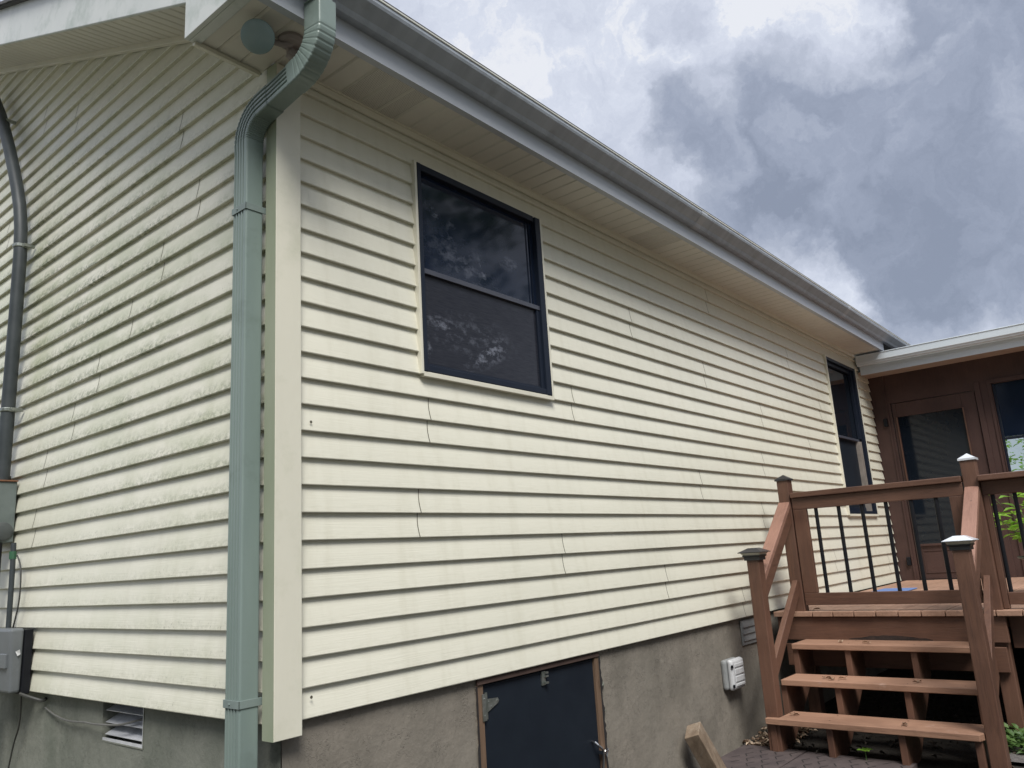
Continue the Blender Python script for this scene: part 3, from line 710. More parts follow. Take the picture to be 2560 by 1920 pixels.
s = MB(); s.box(PX - .006, PX + .008, gy1 + .0, gy1 + .012, gz0 + .013, gz1); s.box(PX - .006, PX + .008, gy0 - .012, gy0, gz0 + .013, gz1); s.build('glazing_bead', M['rw_z'], door)
pbox('threshold', M['black'], PX - .03, PX + .06, DY0, DY1, -.018, .004)
# window on the porch
w1 = pbox('window', M['bronze'], PX + .01, PX + .05, WY1 - .022, WY1 - .001, WZ0, WZ1); tag(w1, 'large dark porch window with a reflective lower pane')
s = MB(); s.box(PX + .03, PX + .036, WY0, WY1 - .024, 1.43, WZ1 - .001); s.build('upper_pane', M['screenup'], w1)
s = MB(); s.box(PX + .02, PX + .05, WY0, WY1 - .024, 1.40, 1.428); s.build('meeting_rail', M['bronze'], w1)
s = MB(); s.box(PX + .04, PX + .046, WY0, WY1 - .024, WZ0 + .001, 1.398); s.build('lower_pane', M['clear'], w1)
# wall boxes
for z, nm in ((1.752, 'doorbell'), (.205, 'outlet')):
    s = MB(); s.box(PX - .03, PX - .001, -.128, -.088, z - .045, z + .045); s.build(nm, M['black'], por, bevel=.006)
# dark interior behind panes
for q in ((-5, -2.2, -.02, ZT), (-.0, .03, -.02, ZT), (-2.2, 0, -.02, .95), (-2.2, 0, 2.15, ZT)):
    pbox('interior_wall', M['slate'], 11.0, 11.08, *q)
for y in (-.55, -1.10, -1.65): pbox('interior_post', M['trim'], 10.99, 11.06, y - .03, y + .03, .95, 2.15)
pbox('interior_wall', M['slate'], PX + .1, 11.0, .03, .05, -.02, ZT); pbox('interior_wall', M['slate'], PX + .1, 11.0, -5.05, -5, -.02, ZT)
pbox('floor', M['slate'], PX + .1, 11.0, -5, .03, -.06, -.03); pbox('ceiling', M['slate'], PX + .1, 11.0, -5, .03, ZT + .021, ZT + .05)
# porch eaves
mb = MB(); mb.box(7.60, PX + .12, -5, .05, ZT + .0005, ZT + .02); mb.build('soffit', simple('brown_tinted_soffit', (.40, .30, .24), (.34, .25, .2), 6, .6), por)
mb = MB(); mb.box(7.592, 7.60, -5, -.024, ZT - .022, ZT + .10); mb.box(7.585, 7.5915, -5, -.024, ZT + .045, ZT + .10)
for i in range(40): mb.lathe((7.59, -.12 - i * .125, ZT - .012), (-1, 0, 0), [(.004, 0), (.004, .004), (.001, .005)], 6)
mb.build('fascia', M['pgutter'], por)
gq = [(7.583, 2.372), (7.520, 2.368), (7.510, 2.376), (7.506, 2.388), (7.500, 2.394), (7.496, 2.40), (7.496, 2.475)]
mb = MB(); mb.fix = False
mb.loft([[(x_, y_, z_) for (x_, z_) in gq] for y_ in [-5 + i * .2 for i in range(25)] + [-.02]], caps=False, closed=False)
mb.poly([(x_, -.02, z_) for (x_, z_) in gq] + [(7.583, -.02, 2.475)])
pg = mb.build('gutter', M['pgutter'], por)
mb = MB(); mb.box(7.49, 7.506, -5, -.02, 2.472, 2.482); mb.build('lip', M['pgutter'], pg, bevel=.003)
mb = MB(); mb.hexa([(7.54, -5, 2.462), (12, -5, 2.55), (12, -.03, 2.55), (7.54, -.03, 2.462), (7.54, -5, 2.47), (12, -5, 2.57), (12, -.03, 2.57), (7.54, -.03, 2.47)]); mb.build('roof', M['roof'], por)
mb = MB(); mb.box(PX + .02, PX + .09, -5, .02, GZ, -.06); mb.build('skirt', M['black'], por)

# ================================================================ downspout
ds = thing('downspout', (-.059, .097, GZ), 'sage green ribbed metal downspout at the house corner', 'downspout')
hw, hd = .046, .037    # half width (y) and half depth (x)
def ribbed(a, b, ribs_side=-1):
    # rounded rectangle; ribs on the face at -a side. coords: (x offset, y offset)
    p = []
    r = .007
    def corner(cx, cy, a0):
        for i in range(4):
            t = math.radians(a0 + 30 * i); p.append((cx + r * math.cos(t), cy + r * math.sin(t)))
    corner(a - r, -(b - r), -90); corner(a - r, b - r, 0); corner(-(a - r), b - r, 90)
    # ribbed front face from +b to -b at x = -a
    nr = 4; span = 2 * (b - r) - .006; st = span / nr
    for i in range(nr):
        y = (b - r - .003) - i * st
        p += [(-a, y), (-a + .011, y - st * .22), (-a + .011, y - st * .42), (-a, y - st * .55)]
    corner(-(a - r), -(b - r), 180)
    return p
PR = ribbed(hd, hw)
PU = [(-b if True else b, -a) for a, b in ribbed(hw, hd)]
def spout_piece(path, fr, scales=None, pr=None):
    # fr(i) -> (ax, ay) frame vectors for profile x and y
    rings = []
    for i, p in enumerate(path):
        ax, ay = fr(i); sc = scales[i] if scales else 1
        rings.append([Vector(p) + ax * (a * sc) + ay * (b * sc) for a, b in (pr or PR)])
    return rings
X, Y, Z = Vector((1, 0, 0)), Vector((0, 1, 0)), Vector((0, 0, 1))
# centreline: outlet at the gutter (x=-.03, y=-.355), diagonal back to the gable wall
P0 = Vector((-.055, -.357, 2.548)); P1 = Vector((-.055, -.357, 2.335)); P2 = Vector((-.059, .101, 2.262)); P3 = Vector((-.059, .101, GZ))
d1 = (P1 - P0).normalized(); d2 = (P2 - P1).normalized(); d3 = (P3 - P2).normalized()
def arc(pc, da, db, rad, n):
    ang = da.angle(db); tl = rad * math.tan(ang / 2)
    a = pc - da * tl; nrm = da.cross(db).normalized(); c = a + nrm.cross(da).normalized() * rad
    pts = []; ds_ = []
    for i in range(n + 1):
        t = ang * i / n; rot = Matrix.Rotation(t, 3, nrm)
        pts.append(c + rot @ (a - c)); ds_.append(rot @ da)
    return pts, ds_
def frames(dirs):
    # the ribbed face stays on the -x side; local x = outward from ribs
    out_ = []
    for d in dirs:
        ax = (X - d * X.dot(d)).normalized(); ay = d.cross(ax).normalized()
        out_.append((ax, -ay))
    return out_
def piece(name, pts, dirs, scales=None, pr=None):
    fr = frames(dirs); m = MB(); m.loft(spout_piece(pts, lambda i: fr[i], scales, pr), caps=False)
    return m.build(name, M['spout'], ds, smooth=False)
a1, b1 = arc(P1, d1, d2, .13, 24); a2, b2 = arc(P2, d2, d3, .16, 26)
s = MB(); s.box(-.088, -.022, -.388, -.328, 2.540, 2.600); s.build('outlet', M['spout'], ds)
s = MB(); s.loft([[Vector((-.055 + a, -.357 + b_, z)) for a, b_ in ((-.045, -.038), (.045, -.038), (.045, .038), (-.045, .038))] for z in (2.546, 2.549)]); s.build('elbow_top', M['spout'], ds)
sc1 = [1 + (.045 if i % 2 else -.03) * (0 if i in (0, 24) else 1) for i in range(25)]
def crimp(n, period, amp, extra=.03): return [1 + extra + (-amp if i % period == period - 1 else amp * .4) for i in range(n)]
a1, b1 = arc(P1, d1, d2, .135, 36); a2, b2 = arc(P2, d2, d3, .12, 36)
piece('elbow', [P0] + a1 + [a1[-1] + d2 * .04], [d1] + b1 + [d2], [1.06] + crimp(37, 4, .022, .05) + [1.05], PU)
piece('pipe', [a1[-1] + d2 * .02, a2[0] - d2 * .0], [d2, d2])
piece('elbow', [a2[0] - d2 * .07] + a2 + [a2[-1] + d3 * .05], [d2] + b2 + [d3], [1.045] + crimp(37, 3, .03, .035) + [1.0])
piece('pipe', [a2[-1] + d3 * .02, P3], [d3, d3])
for z in (1.875, .08):
    s = MB(); e = .0035
    s.box(-.059 - hd - e, -.0, .101 - hw - e, .101 - hw - .0005, z - .013, z + .013)
    s.box(-.059 - hd - e, -.059 - hd - .0005, .101 - hw - e, .101 + hw + e, z - .0132, z + .0132)
    s.box(-.059 - hd - e, .0, .101 + hw + .0005, .101 + hw + e, z - .013, z + .013)
    s.lathe((-.059 - hd - e, .11, z), (-1, 0, 0), [(.004, 0), (.004, .003), (.001, .004)], 8)
    s.build('strap', M['strap'], ds, bevel=.001)
# ================================================================ floodlight
fl = thing('floodlight', (-.06, -.16, SZ), 'round floodlight on the underside of the eave behind the downspout', 'floodlight')
s = MB(); s.lathe((-.045, -.165, SZ - .001), (0, 0, -1), [(.052, 0), (.052, .012), (.04, .02), (.0, .022)]); s.build('base', M['socket'], fl, smooth=False)
bc = Vector((-.205, -.185, 2.425)); to_cam = (Vector((-1.62, -2.43, .5)) - bc).normalized(); bd = (to_cam + Vector((-.12, -.05, -.05))).normalized()
s = MB(); s.lathe(bc, -bd, [(.0, -.012), (.03, -.010), (.055, -.004), (.060, 0), (.061, .006), (.052, .03), (.034, .065), (.024, .08)], 36); s.build('bulb', M['bulb'], fl, smooth=True)
s = MB(); s.tube([bc - bd * .075, bc - bd * .15], .031, 18); s.tube([bc - bd * .14, Vector((-.07, -.155, 2.475)), Vector((-.045, -.165, 2.488))], .012, 10); s.build('lampholder', M['socket'], fl)
s = MB(); s.tube([(-.045, -.15, 2.488), (-.03, -.13, 2.47)], .012, 10); s.tube([(-.035, -.135, 2.474), (.045, -.16, 2.42)], .024, 18); s.build('lampholder', M['socket'], fl)

# ================================================================ electrics on the gable wall
cd = thing('conduit', (-.06, 2.54, 1.1), 'thick dark grey conduit climbing the mildewed gable wall', 'conduit')
s = MB()
cp = [(-.06, 2.545, 1.1), (-.06, 2.543, 1.6), (-.06, 2.542, 2.1), (-.06, 2.548, 2.45), (-.062, 2.565, 2.62), (-.064, 2.60, 2.76), (-.066, 2.66, 2.90), (-.066, 2.76, 3.08), (-.066, 2.88, 3.28), (-.066, 3.00, 3.46), (-.066, 3.11, 3.62), (-.066, 3.3, 3.85)]
s.tube(cp, .036, 18, up=(1, 0, 0)); s.build('pipe', M['pvc'], cd, smooth=True)
for (y, z) in ((2.553, 2.50), (2.543, 1.50), (3.07, 3.55)):
    s = MB(); s.lathe((-.06, y, z - .012), (0, 0, 1), [(.039, 0), (.042, .004), (.042, .018), (.039, .022)], 20)
    s.box(-.058, -.0, y - .055, y - .038, z - .010, z + .008); s.build('clamp', M['zinc'], cd)
mbx = thing('meter_box', (-.1, 2.6, .8), 'grey steel electric meter box with a rusty top edge at the conduit foot', 'meter box')
s = MB(); s.box(-.20, -.003, 2.48, 2.80, .755, 1.088); s.build('case', M['steelgrey'], mbx, bevel=.006)
s = MB(); s.box(-.206, -.003, 2.472, 2.807, 1.0885, 1.096); s.build('lid_lip', M['rust'], mbx)
s = MB(); s.lathe((-.06, 2.480, .815), (0, -1, 0), [(.050, 0), (.050, .006), (.042, .010), (.0, .012)]); s.build('knockout_plug', M['gasketdark'], mbx, smooth=True)
s = MB(); s.tube([(-.06, 2.56, 1.094), (-.06, 2.56, 1.125)], .046, 16, up=(1, 0, 0)); s.build('hub', M['pvc'], mbx)
ub = thing('utility_box', (-.07, 2.2, 0), 'grey moulded plastic utility box low on the gable wall', 'utility box')
s = MB(); s.hexa([(-.090, 2.12, .0), (-.04, 2.12, .0), (-.04, 2.46, .0), (-.090, 2.46, .0), (-.106, 2.115, .31), (-.04, 2.115, .31), (-.04, 2.46, .31), (-.106, 2.46, .31)]); s.build('cover', M['plasticgrey'], ub, bevel=.014, seg=3)
s = MB(); s.box(-.0395, -.001, 2.11, 2.48, -.010, .302); s.build('backplate', M['black'], ub, bevel=.004)
s = MB(); s.box(-.109, -.09, 2.15, 2.26, .12, .19); s.build('catch', M['plasticgrey'], ub, bevel=.004)
s = MB(); s.poly([(-.078, 2.112, .20), (-.060, 2.108, .208), (-.054, 2.111, .185), (-.070, 2.106, .178)]); s.build('torn_sticker', M['outlet'], ub)
tp = MB(); tp.tube([(-.045, 2.33, .30), (-.045, 2.335, .60), (-.045, 2.345, .745)], .013, 10, up=(1, 0, 0)); tpo = tp.build('pipe', M['pvc'], smooth=True)
tag(tpo, 'thin grey pipe with green tape running between the two wall boxes', 'pipe')
s = MB(); s.tube([(-.045, 2.343, .66), (-.045, 2.345, .70)], .017, 10, up=(1, 0, 0)); LOCS[tpo.name] = Vector((0, 0, 0)); s.build('tape', M['green'], tpo)
s = MB(); s.tube([(-.085, 2.50, -.9), (-.085, 2.50, .2), (-.085, 2.50, .755)], .035, 14, up=(1, 0, 0)); tag(s.build('drain_pipe', M['black'], smooth=True), 'black vertical pipe at the left edge below the meter box', 'pipe')
def cable(pts, r, mat, label):
    # catmull through the points
    P = [Vector(p) for p in pts]; out_ = []
    for i in range(len(P) - 1):
        p0, p1, p2, p3 = P[max(i - 1, 0)], P[i], P[i + 1], P[min(i + 2, len(P) - 1)]
        for k in range(6):
            t = k / 6; out_.append(.5 * ((2 * p1) + (p2 - p0) * t + (2 * p0 - 5 * p1 + 4 * p2 - p3) * t * t + (3 * p1 - p0 - 3 * p2 + p3) * t ** 3))
    out_.append(P[-1]); s = MB(); s.tube(out_, r, 6, up=(1, 0, .1)); return tag(s.build('cable', mat, smooth=True), label, 'cable')
cable([(.035, 2.0, -.075), (.03, 1.86, -.10), (.026, 1.7, -.112), (.02, 1.5, -.103), (.012, 1.38, -.100), (.03, 1.2, -.092), (.055, 1.08, -.07), (.1, 1.04, -.06)], .0045, M['cablegrey'], 'thin grey cable sagging along the foundation into the louvred vent')
cable([(-.03, 2.33, .68), (-.03, 2.27, .62), (-.03, 2.25, .52), (-.03, 2.26, .42), (-.03, 2.31, .31)], .004, M['cable'], 'thin dark cable bowing out beside the thin pipe above the utility box')
cable([(-.02, 2.16, -.005), (-.0, 2.22, -.16), (.01, 2.32, -.30), (.01, 2.42, -.6), (.01, 2.45, -.8)], .004, M['cable'], 'thin dark cable dropping from the utility box to the ground')
cable([(-.04, 2.12, -.005), (-.02, 2.06, -.02), (.02, 2.01, -.04), (.032, 1.99, -.03)], .008, M['cable'], 'short black cable stub curling out under the utility box')
# cable strip at the right of the vent
s = MB(); s.box(.030, .042, .990, 1.012, -.34, -.03); 
# ================================================================ outlet cover
oc = thing('outlet_cover', (3.49, .02, -.32), 'pale grey weatherproof outlet cover on the foundation near the stairs', 'outlet cover')
s = MB(); s.box(3.385, 3.575, -.012, .03, -.425, -.235); s.build('box', M['gasket'], oc, bevel=.02, seg=3)
s = MB(); s.hexa([(3.395, -.052, -.42), (3.59, -.048, -.42), (3.59, -.012, -.43), (3.395, -.012, -.43), (3.395, -.052, -.24), (3.59, -.048, -.24), (3.59, -.012, -.23), (3.395, -.012, -.23)]); s.build('lid', M['outlet'], oc, bevel=.018, seg=3)
s = MB()
for z0, z1 in ((-.285, -.262), (-.33, -.295), (-.375, -.34), (-.402, -.385)): s.box(3.43, 3.56, -.0555, -.048, z0, z1)
s.build('ridge', M['outlet'], oc, bevel=.003)
for z in (-.275, -.395):
    s = MB(); s.box(3.39, 3.402, -.056, -.045, z - .009, z + .009); s.build('hinge', M['black'], oc)

# ================================================================ deck
dk = thing('deck', (6, -2, GZ), 'reddish brown wooden deck with black balusters in front of the porch', 'deck')
DXF = 4.195
mb = MB()
y = -.045; i = 0
while y > -4.6:
    wd = .137
    mb.box(DXF + .008 * nz(i * 3.3), PX - .002, y - wd, y, -.036, 0 + .0015 * nz(i * 1.7)); y -= wd + .006; i += 1
tag(mb.build('decking', M['deckb'], dk, bevel=.004), 'worn deck boards')
mb = MB(); mb.box(4.222, 4.26, -1.515, -.06, -.198, -.040); mb.build('rim_board', M['rw_y'], dk, bevel=.004)
mb = MB(); mb.box(4.33, 4.37, -4.6, -1.5155, -.24, -.040); mb.build('rim_board', M['rw_y'], dk, bevel=.004)
mb = MB(); mb.box(4.226, 4.262, -1.49, -.10, -.375, -.224); mb.build('hanger_board', M['rw_y'], dk, bevel=.004)
for (ya, yb, x0) in ((-.272, -.187, 4.222), (-1.510, -1.422, 4.222)):
    s = MB(); s.box(x0, x0 + .088, ya, yb, .0 if False else -.035, .952); po = s.build('post', M['rw_z'], dk, bevel=.005)
    c = ((x0 * 2 + .088) / 2, (ya + yb) / 2); h = .052
    s = MB(); s.box(c[0] - h, c[0] + h, c[1] - h, c[1] + h, .945, .958)
    n = len(s.v); s.v += [(c[0] - h, c[1] - h, .958), (c[0] + h, c[1] - h, .958), (c[0] + h, c[1] + h, .958), (c[0] - h, c[1] + h, .958), (c[0], c[1], .992)]
    for q in ((0, 1, 4), (1, 2, 4), (2, 3, 4), (3, 0, 4)): s.f.append(tuple(n + k for k in q)); s.m.append(0)
    s.build('cap', M['capdark'] if ya > -1 else M['capsky'], po)
for (xa, ya, xb, yb, lab) in ((4.27, -1.5, 4.358, -1.41, None), (4.27, -.272, 4.358, -.187, None), (7.5, -1.5, 7.59, -1.41, None), (4.38, -3.6, 4.47, -3.51, None)):
    s = MB(); s.box(xa, xb, ya, yb, GZ, -.041 if xa > 4.3 else -.041); s.build('support_post', M['rw_z'], dk, bevel=.005)
# front railing right of the stairs
mb = MB(); mb.box(4.19, 4.33, -4.6, -1.511, .802, .840); mb.build('top_rail', M['rw_y'], dk, bevel=.005)
mb = MB(); mb.box(4.262, 4.30, -4.6, -1.511, .712, .801); mb.build('rail_board', M['rw_y'], dk, bevel=.004)
mb = MB(); mb.box(4.262, 4.30, -4.6, -1.5465, .028, .104); mb.build('bottom_rail', M['rw_y'], dk, bevel=.004)
mb = MB(); mb.box(4.264, 4.31, -1.545, -1.511, .0025, .7115); mb.build('rail_stile', M['rw_z'], dk, bevel=.004)
for i in range(18):
    y = -1.565 - i * .122; s = MB(); s.tube([(4.281, y, .1042), (4.281, y, .7118)], .0125, 10, up=(1, 0, 0)); s.build('baluster', M['black'], dk)
for x in (5.0, 6.0, 7.0):
    mb = MB(); mb.box(x, x + .04, -4.5, -.08, -.18, -.04); mb.build('joist', M['rw_y'], dk)
# ---- gate across the stair opening
gt = thing('gate', (4.25, -.85, 0.03), 'wooden gate with round black balusters at the stair top between the capped posts', 'gate')
GA, GB = -1.414, -.280
mb = MB(); mb.box(4.205, 4.30, GA, GB, .809, .848); mb.build('top_rail', M['rw_y'], gt, bevel=.005)
mb = MB(); mb.box(4.226, 4.264, GA + .001, GB - .001, .722, .808); mb.build('rail_board', M['rw_y'], gt, bevel=.003)
mb = MB(); mb.box(4.226, 4.264, GB - .098, GB - .001, .126, .7215); mb.build('stile', M['rw_z'], gt, bevel=.003)
mb = MB(); mb.box(4.226, 4.264, GA + .001, GA + .090, .126, .7215); mb.build('stile', M['rw_z'], gt, bevel=.003)
mb = MB(); mb.box(4.226, 4.264, GA + .001, GB - .001, .042, .1255); mb.build('bottom_rail', M['rw_y'], gt, bevel=.003)
for y in (-.444, -.605, -.765, -.925, -1.085, -1.24):
    s = MB(); s.tube([(4.245, y, .1256), (4.245, y, .7219)], .0135, 10, up=(1, 0, 0)); s.build('baluster', M['black'], gt)

# ================================================================ staircase
sc_ = thing('staircase', (3.8, -.84, GZ), 'open riser brown wooden staircase with handrails and capped newel posts', 'staircase')
treads = ((3.385, 3.655, -.572), (3.645, 3.915, -.381), (3.935, 4.215, -.191))
for i, (a, b, z) in enumerate(treads):
    mb = MB()
    if i == 0:
        ya, yb = -1.435, -.235
        # notched around the newels
        mb.box(a, a + .043, ya, yb, z - .036, z); mb.box(a + .043, b, -1.438, -.308, z - .036, z) 
        mb = MB()
        pts = [(a, yb + .005), (a, ya), (a + .05, ya - .01), (a + .12, ya - .003), (a + .122, ya + .012), (b, ya + .020), (b, -.310), (a + .135, -.307), (a + .13, -.303), (a + .045, -.300), (a + .043, yb + .001)]
        pts = [(a, yb), (a, -1.422), (a + .045, -1.437), (b - .03, -1.4385), (b, -1.425), (b, -.315), (a + .14, -.3115), (a + .045, -.3085), (a + .041, yb)]
        n = len(mb.v); k = len(pts)
        mb.loft([[(p[0], p[1], z - .036) for p in pts], [(p[0], p[1], z) for p in pts]])
    else:
        mb.box(a, b, (-1.405, -1.345)[i - 1], (-.262, -.250)[i - 1], z - .036, z)
    mb.mi = 1
    for yc in (-.264, -.613, -1.019, -1.40):
        if yc < -1.3 and i: yc = -1.33
        for xc in (a + .07, b - .05):
            if i == 0 and yc in (-.264, -1.40) and xc < a + .1: continue
            if i == 0 and yc == -.264: yc = -.34
            mb.poly([(xc + .0045 * math.cos(q * .785), yc + .0045 * math.sin(q * .785), z + .0012) for q in range(8)])
    tag(mb.build('tread', [M['tread'], M['rot']], sc_, bevel=.004), ('lowest tread, notched round the posts', 'middle tread', 'topmost tread')[i])
for (y0, y1) in ((-.284, -.245), (-.632, -.594), (-1.038, -1.0), (-1.424, -1.386)):
    top = [(3.42, -.609), (3.655, -.609), (3.655, -.609), (3.675, -.418)]
    out2 = [(3.42, GZ + .0), (3.42, -.6085), (3.672, -.6085), (3.672, -.4175), (3.955, -.4175), (3.955, -.2275), (4.22, -.2275), (4.22, -.40), (3.66, GZ + .0)]
    yo0, yo1 = y0, y1
    mb = MB(); mb.loft([[(x_, yo0, z_) for x_, z_ in out2], [(x_, yo1, z_) for x_, z_ in out2]])
    mb.build('stringer', M['rw_z'], sc_, bevel=.003)
NX0, NX1 = 3.43, 3.515
for (ya, yb, s_) in ((-.305, -.222, 1), (-1.526, -1.441, -1)):
    s = MB(); s.box(NX0, NX1, ya, yb, GZ - .02, .40); po = s.build('newel_post', M['rw_z'], sc_, bevel=.005)
    c = ((NX0 + NX1) / 2, (ya + yb) / 2)
    def sq(h, z): return [(c[0] - h, c[1] - h, z), (c[0] + h, c[1] - h, z), (c[0] + h, c[1] + h, z), (c[0] - h, c[1] + h, z)]
    s = MB(); s.loft([sq(.052, .392), sq(.052, .412), sq(.060, .418), sq(.060, .424)]); cap = s.build('solar_cap', M['capdark'], po)
    s = MB(); s.loft([sq(.056, .4242), sq(.068, .440)]); s.build('lens', M['caplens'], cap)
    s = MB(); s.loft([sq(.080, .4405), sq(.082, .444), sq(.03, .470), sq(.028, .471)]); s.build('hood', M['capdark'] if s_ > 0 else M['capsky'], cap)
# handrails
def sloped(name, y0a, y1a, y0b, y1b, xa, za, xb, zb, th, mat):
    # plank between x=xa and x=xb (plumb cut ends); top edge at za / zb, thickness th downward
    s = MB(); s.hexa([(xa, y0a, za - th), (xb, y0b, zb - th), (xb, y1b, zb - th), (xa, y1a, za - th), (xa, y0a, za), (xb, y0b, zb), (xb, y1b, zb), (xa, y1a, za)])
    return s.build(name, mat, sc_, bevel=.004)
sloped('handrail', -.303, -.222, -.266, -.182, 3.516, .302, 4.2215, .786, .047, M['hand'])
sloped('handrail_board', -.300, -.262, -.264, -.228, 3.516, .254, 4.2215, .738, .108, M['rw_x'])
sloped('handrail', -1.524, -1.442, -1.506, -1.424, 3.516, .300, 4.2215, .775, .047, M['hand'])
sloped('handrail_board', -1.523, -1.485, -1.505, -1.467, 3.516, .252, 4.2215, .727, .108, M['rw_x'])
sloped('lower_rail', -.303, -.265, -.247, -.209, 3.516, -.232, 4.2215, .222, .108, M['rw_x'])
sloped('lower_rail', -1.522, -1.484, -1.474, -1.437, 3.516, -.232, 4.2215, .215, .108, M['rw_x'])
# rotten gap in the rim board under the deck edge
mb = MB()
pts = []
for i in range(15):
    y = -.55 - i * .038; pts.append((y, -.185 + .024 * math.sin(math.pi * i / 14) + .008 * nz(i * .9)))
for i in range(14):
    mb.quad((4.2215, pts[i][0], -.1905), (4.2215, pts[i + 1][0], -.1905), (4.2215, pts[i + 1][0], pts[i + 1][1]), (4.2215, pts[i][0], pts[i][1]))
tag(mb.build('rot_patch', M['rot'], dk), 'rotted lower edge of the rim board')

# ================================================================ things on and under the deck
s = MB(); s.box(5.95, 6.47, -.505, -.215, .003, .012); tag(s.build('doormat', M['blue'], bevel=.003), 'blue mat lying on the deck below the narrow window', 'mat')
pot = thing('potted_plant', (5.62, -1.70, 0), 'bright green leafy plant in a flared green pot on the deck', 'potted plant')
s = MB(); s.lathe((5.62, -1.70, .002), (0, 0, 1), [(.12, 0), (.15, .05), (.20, .245), (.245, .262), (.248, .275), (.235, .274), (.19, .25), (.0, .245)], 36); s.build('pot', M['potm'], pot, smooth=True)
def leaf(mb, c, d, nrm, ln, wd, fold=.15):
    c = Vector(c); d = Vector(d).normalized(); sd_ = d.cross(Vector(nrm)).normalized(); u = sd_.cross(d)
    n = len(mb.v)
    P = [c, c + d * ln * .3 + sd_ * wd * .5 + u * wd * fold, c + d * ln * .65 + sd_ * wd * .42 + u * wd * fold, c + d * ln - u * ln * .12, c + d * ln * .65 - sd_ * wd * .42 + u * wd * fold, c + d * ln * .3 - sd_ * wd * .5 + u * wd * fold, c + d * ln * .5]
    mb.v += [tuple(x) for x in P]
    for q in ((0, 1, 6), (1, 2, 6), (2, 3, 6), (3, 4, 6), (4, 5, 6), (5, 0, 6)): mb.f.append(tuple(n + k for k in q)); mb.m.append(mb.mi)
rnd = random.Random(3)
st_m = MB(); lf = MB(); lf.fix = False
for i in range(10):
    a = rnd.uniform(0, 6.28); tilt = rnd.uniform(.15, .75); h = rnd.uniform(.35, .62)
    if i < 5: a = [2.0, 1.5, 2.5, 1.1, 1.8][i]; tilt = [.75, .5, .62, .9, .3][i]; h = [.5, .6, .42, .36, .62][i]
    base = Vector((5.62 + .05 * math.cos(a), -1.70 + .05 * math.sin(a), .25)); pts = []
    for k in range(7):
        t = k / 6; pts.append(base + Vector((math.cos(a) * tilt * t * h, math.sin(a) * tilt * t * h, h * (t - .28 * tilt * t * t))))
    st_m.tube(pts, .0045, 5, up=(1, 0, 0), scales=[1 - .1 * k for k in range(7)])
    for k in range(2, 7):
        for q in range(3):
            an = rnd.uniform(0, 6.28); dd = Vector((math.cos(an), math.sin(an), rnd.uniform(-.35, .35)))
            leaf(lf, pts[k] + dd * .01, dd, (rnd.uniform(-.3, .3), rnd.uniform(-.3, .3), 1), rnd.uniform(.075, .125), rnd.uniform(.045, .065))
st_m.build('stem', M['weed'], pot); lf.build('foliage', M['leaf'], pot)
# rubber mats
def matt(x0, x1, y0, y1, rot, label):
    m = MB(); m.mi = 0
    c, s_ = math.cos(rot), math.sin(rot); cx, cy = x1, y1
    def T(x, y, z): return (cx + (x - cx) * c - (y - cy) * s_, cy + (x - cx) * s_ + (y - cy) * c, z)
    zt = GZ + .028
    m.hexa([T(x0, y0, GZ - .01), T(x1, y0, GZ - .01), T(x1, y1, GZ - .01), T(x0, y1, GZ - .01), T(x0, y0, zt), T(x1, y0, zt), T(x1, y1, zt), T(x0, y1, zt)])
    m.mi = 1
    r = random.Random(int(x0 * 100 + y0 * 1000)); hx = .105
    for i in range(8):
        for j in range(8):
            X0 = x0 + .03 + i * hx; Y0 = y0 + .03 + j * hx * .9 + (.05 if i % 2 else 0)
            if X0 + .1 > x1 - .01 or Y0 + .06 > y1 - .01: continue
            for (ax, ay, bx, by) in ((X0, Y0, X0 + .05, Y0 + .03), (X0 + .05, Y0 + .03, X0 + .1, Y0)):
                if r.random() < .18: continue
                dx, dy = bx - ax, by - ay; l_ = math.hypot(dx, dy); nx, ny = -dy / l_ * .0035, dx / l_ * .0035
                m.quad(T(ax - nx, ay - ny, zt + .001), T(bx - nx, by - ny, zt + .001), T(bx + nx, by + ny, zt + .001), T(ax + nx, ay + ny, zt + .001))
    o = m.build('rubber_mat', [M['rubber'], M['groove']]); return tag(o, label, 'mat', 'rubber paver mats at the stair foot')
matt(2.9, 3.52, -.42, -.02, .0, 'dark brown rubber mat tight against the foundation wall')
matt(2.9, 3.50, -1.06, -.435, -.02, 'dark brown rubber mat under the lowest stair tread')
# lumber leaning on the foundation
lm = MB()
A_ = Vector((2.757, -.070, -.55)); B_ = Vector((2.90, -.135, -.83))
d = (B_ - A_).normalized(); sd_ = d.cross(Vector((.35, 1, .2))).normalized()
up_ = Vector((.15, -1, .4))
lm.beam(A_ - d * .02, B_, .125, .09, up=up_)
tag(lm.build('lumber_post', M['lumber'], bevel=.004), 'short weathered timber offcut leaning against the foundation', 'timber')
# leaf litter and weeds
def litter(name, n, fx, mats, label, cat=None):
    m = MB(); m.fix = False; r = random.Random(11)
    for i in range(n):
        x, y, z = fx(r); a = r.uniform(0, 6.28); m.mi = 0 if r.random() < .5 else (1 if len(mats) > 1 else 0)
        leaf(m, (x, y, z), (math.cos(a), math.sin(a), r.uniform(-.3, .5)), (r.uniform(-.6, .6), r.uniform(-.6, .6), 1), r.uniform(.025, .055), r.uniform(.014, .03), .4)
    o = m.build(name, mats); return tag(o, label, cat, kind='stuff')
litter('leaf_litter', 420, lambda r: (r.uniform(3.52, 4.2), -r.uniform(.0, .26) ** 1.0, GZ + .006 + r.random() * .035), [M['leafdry'], M['leafpale']], 'dry brown leaves drifted between the foundation and the stairs')
litter('under_stair_litter', 260, lambda r: (r.uniform(3.5, 5.6), -r.uniform(.25, 1.5), GZ + .012 + r.random() * .03), [M['litterdark'], M['soil']], 'scattered dead leaves in the dark under the stairs')
m = MB(); m.fix = False; r = random.Random(5)
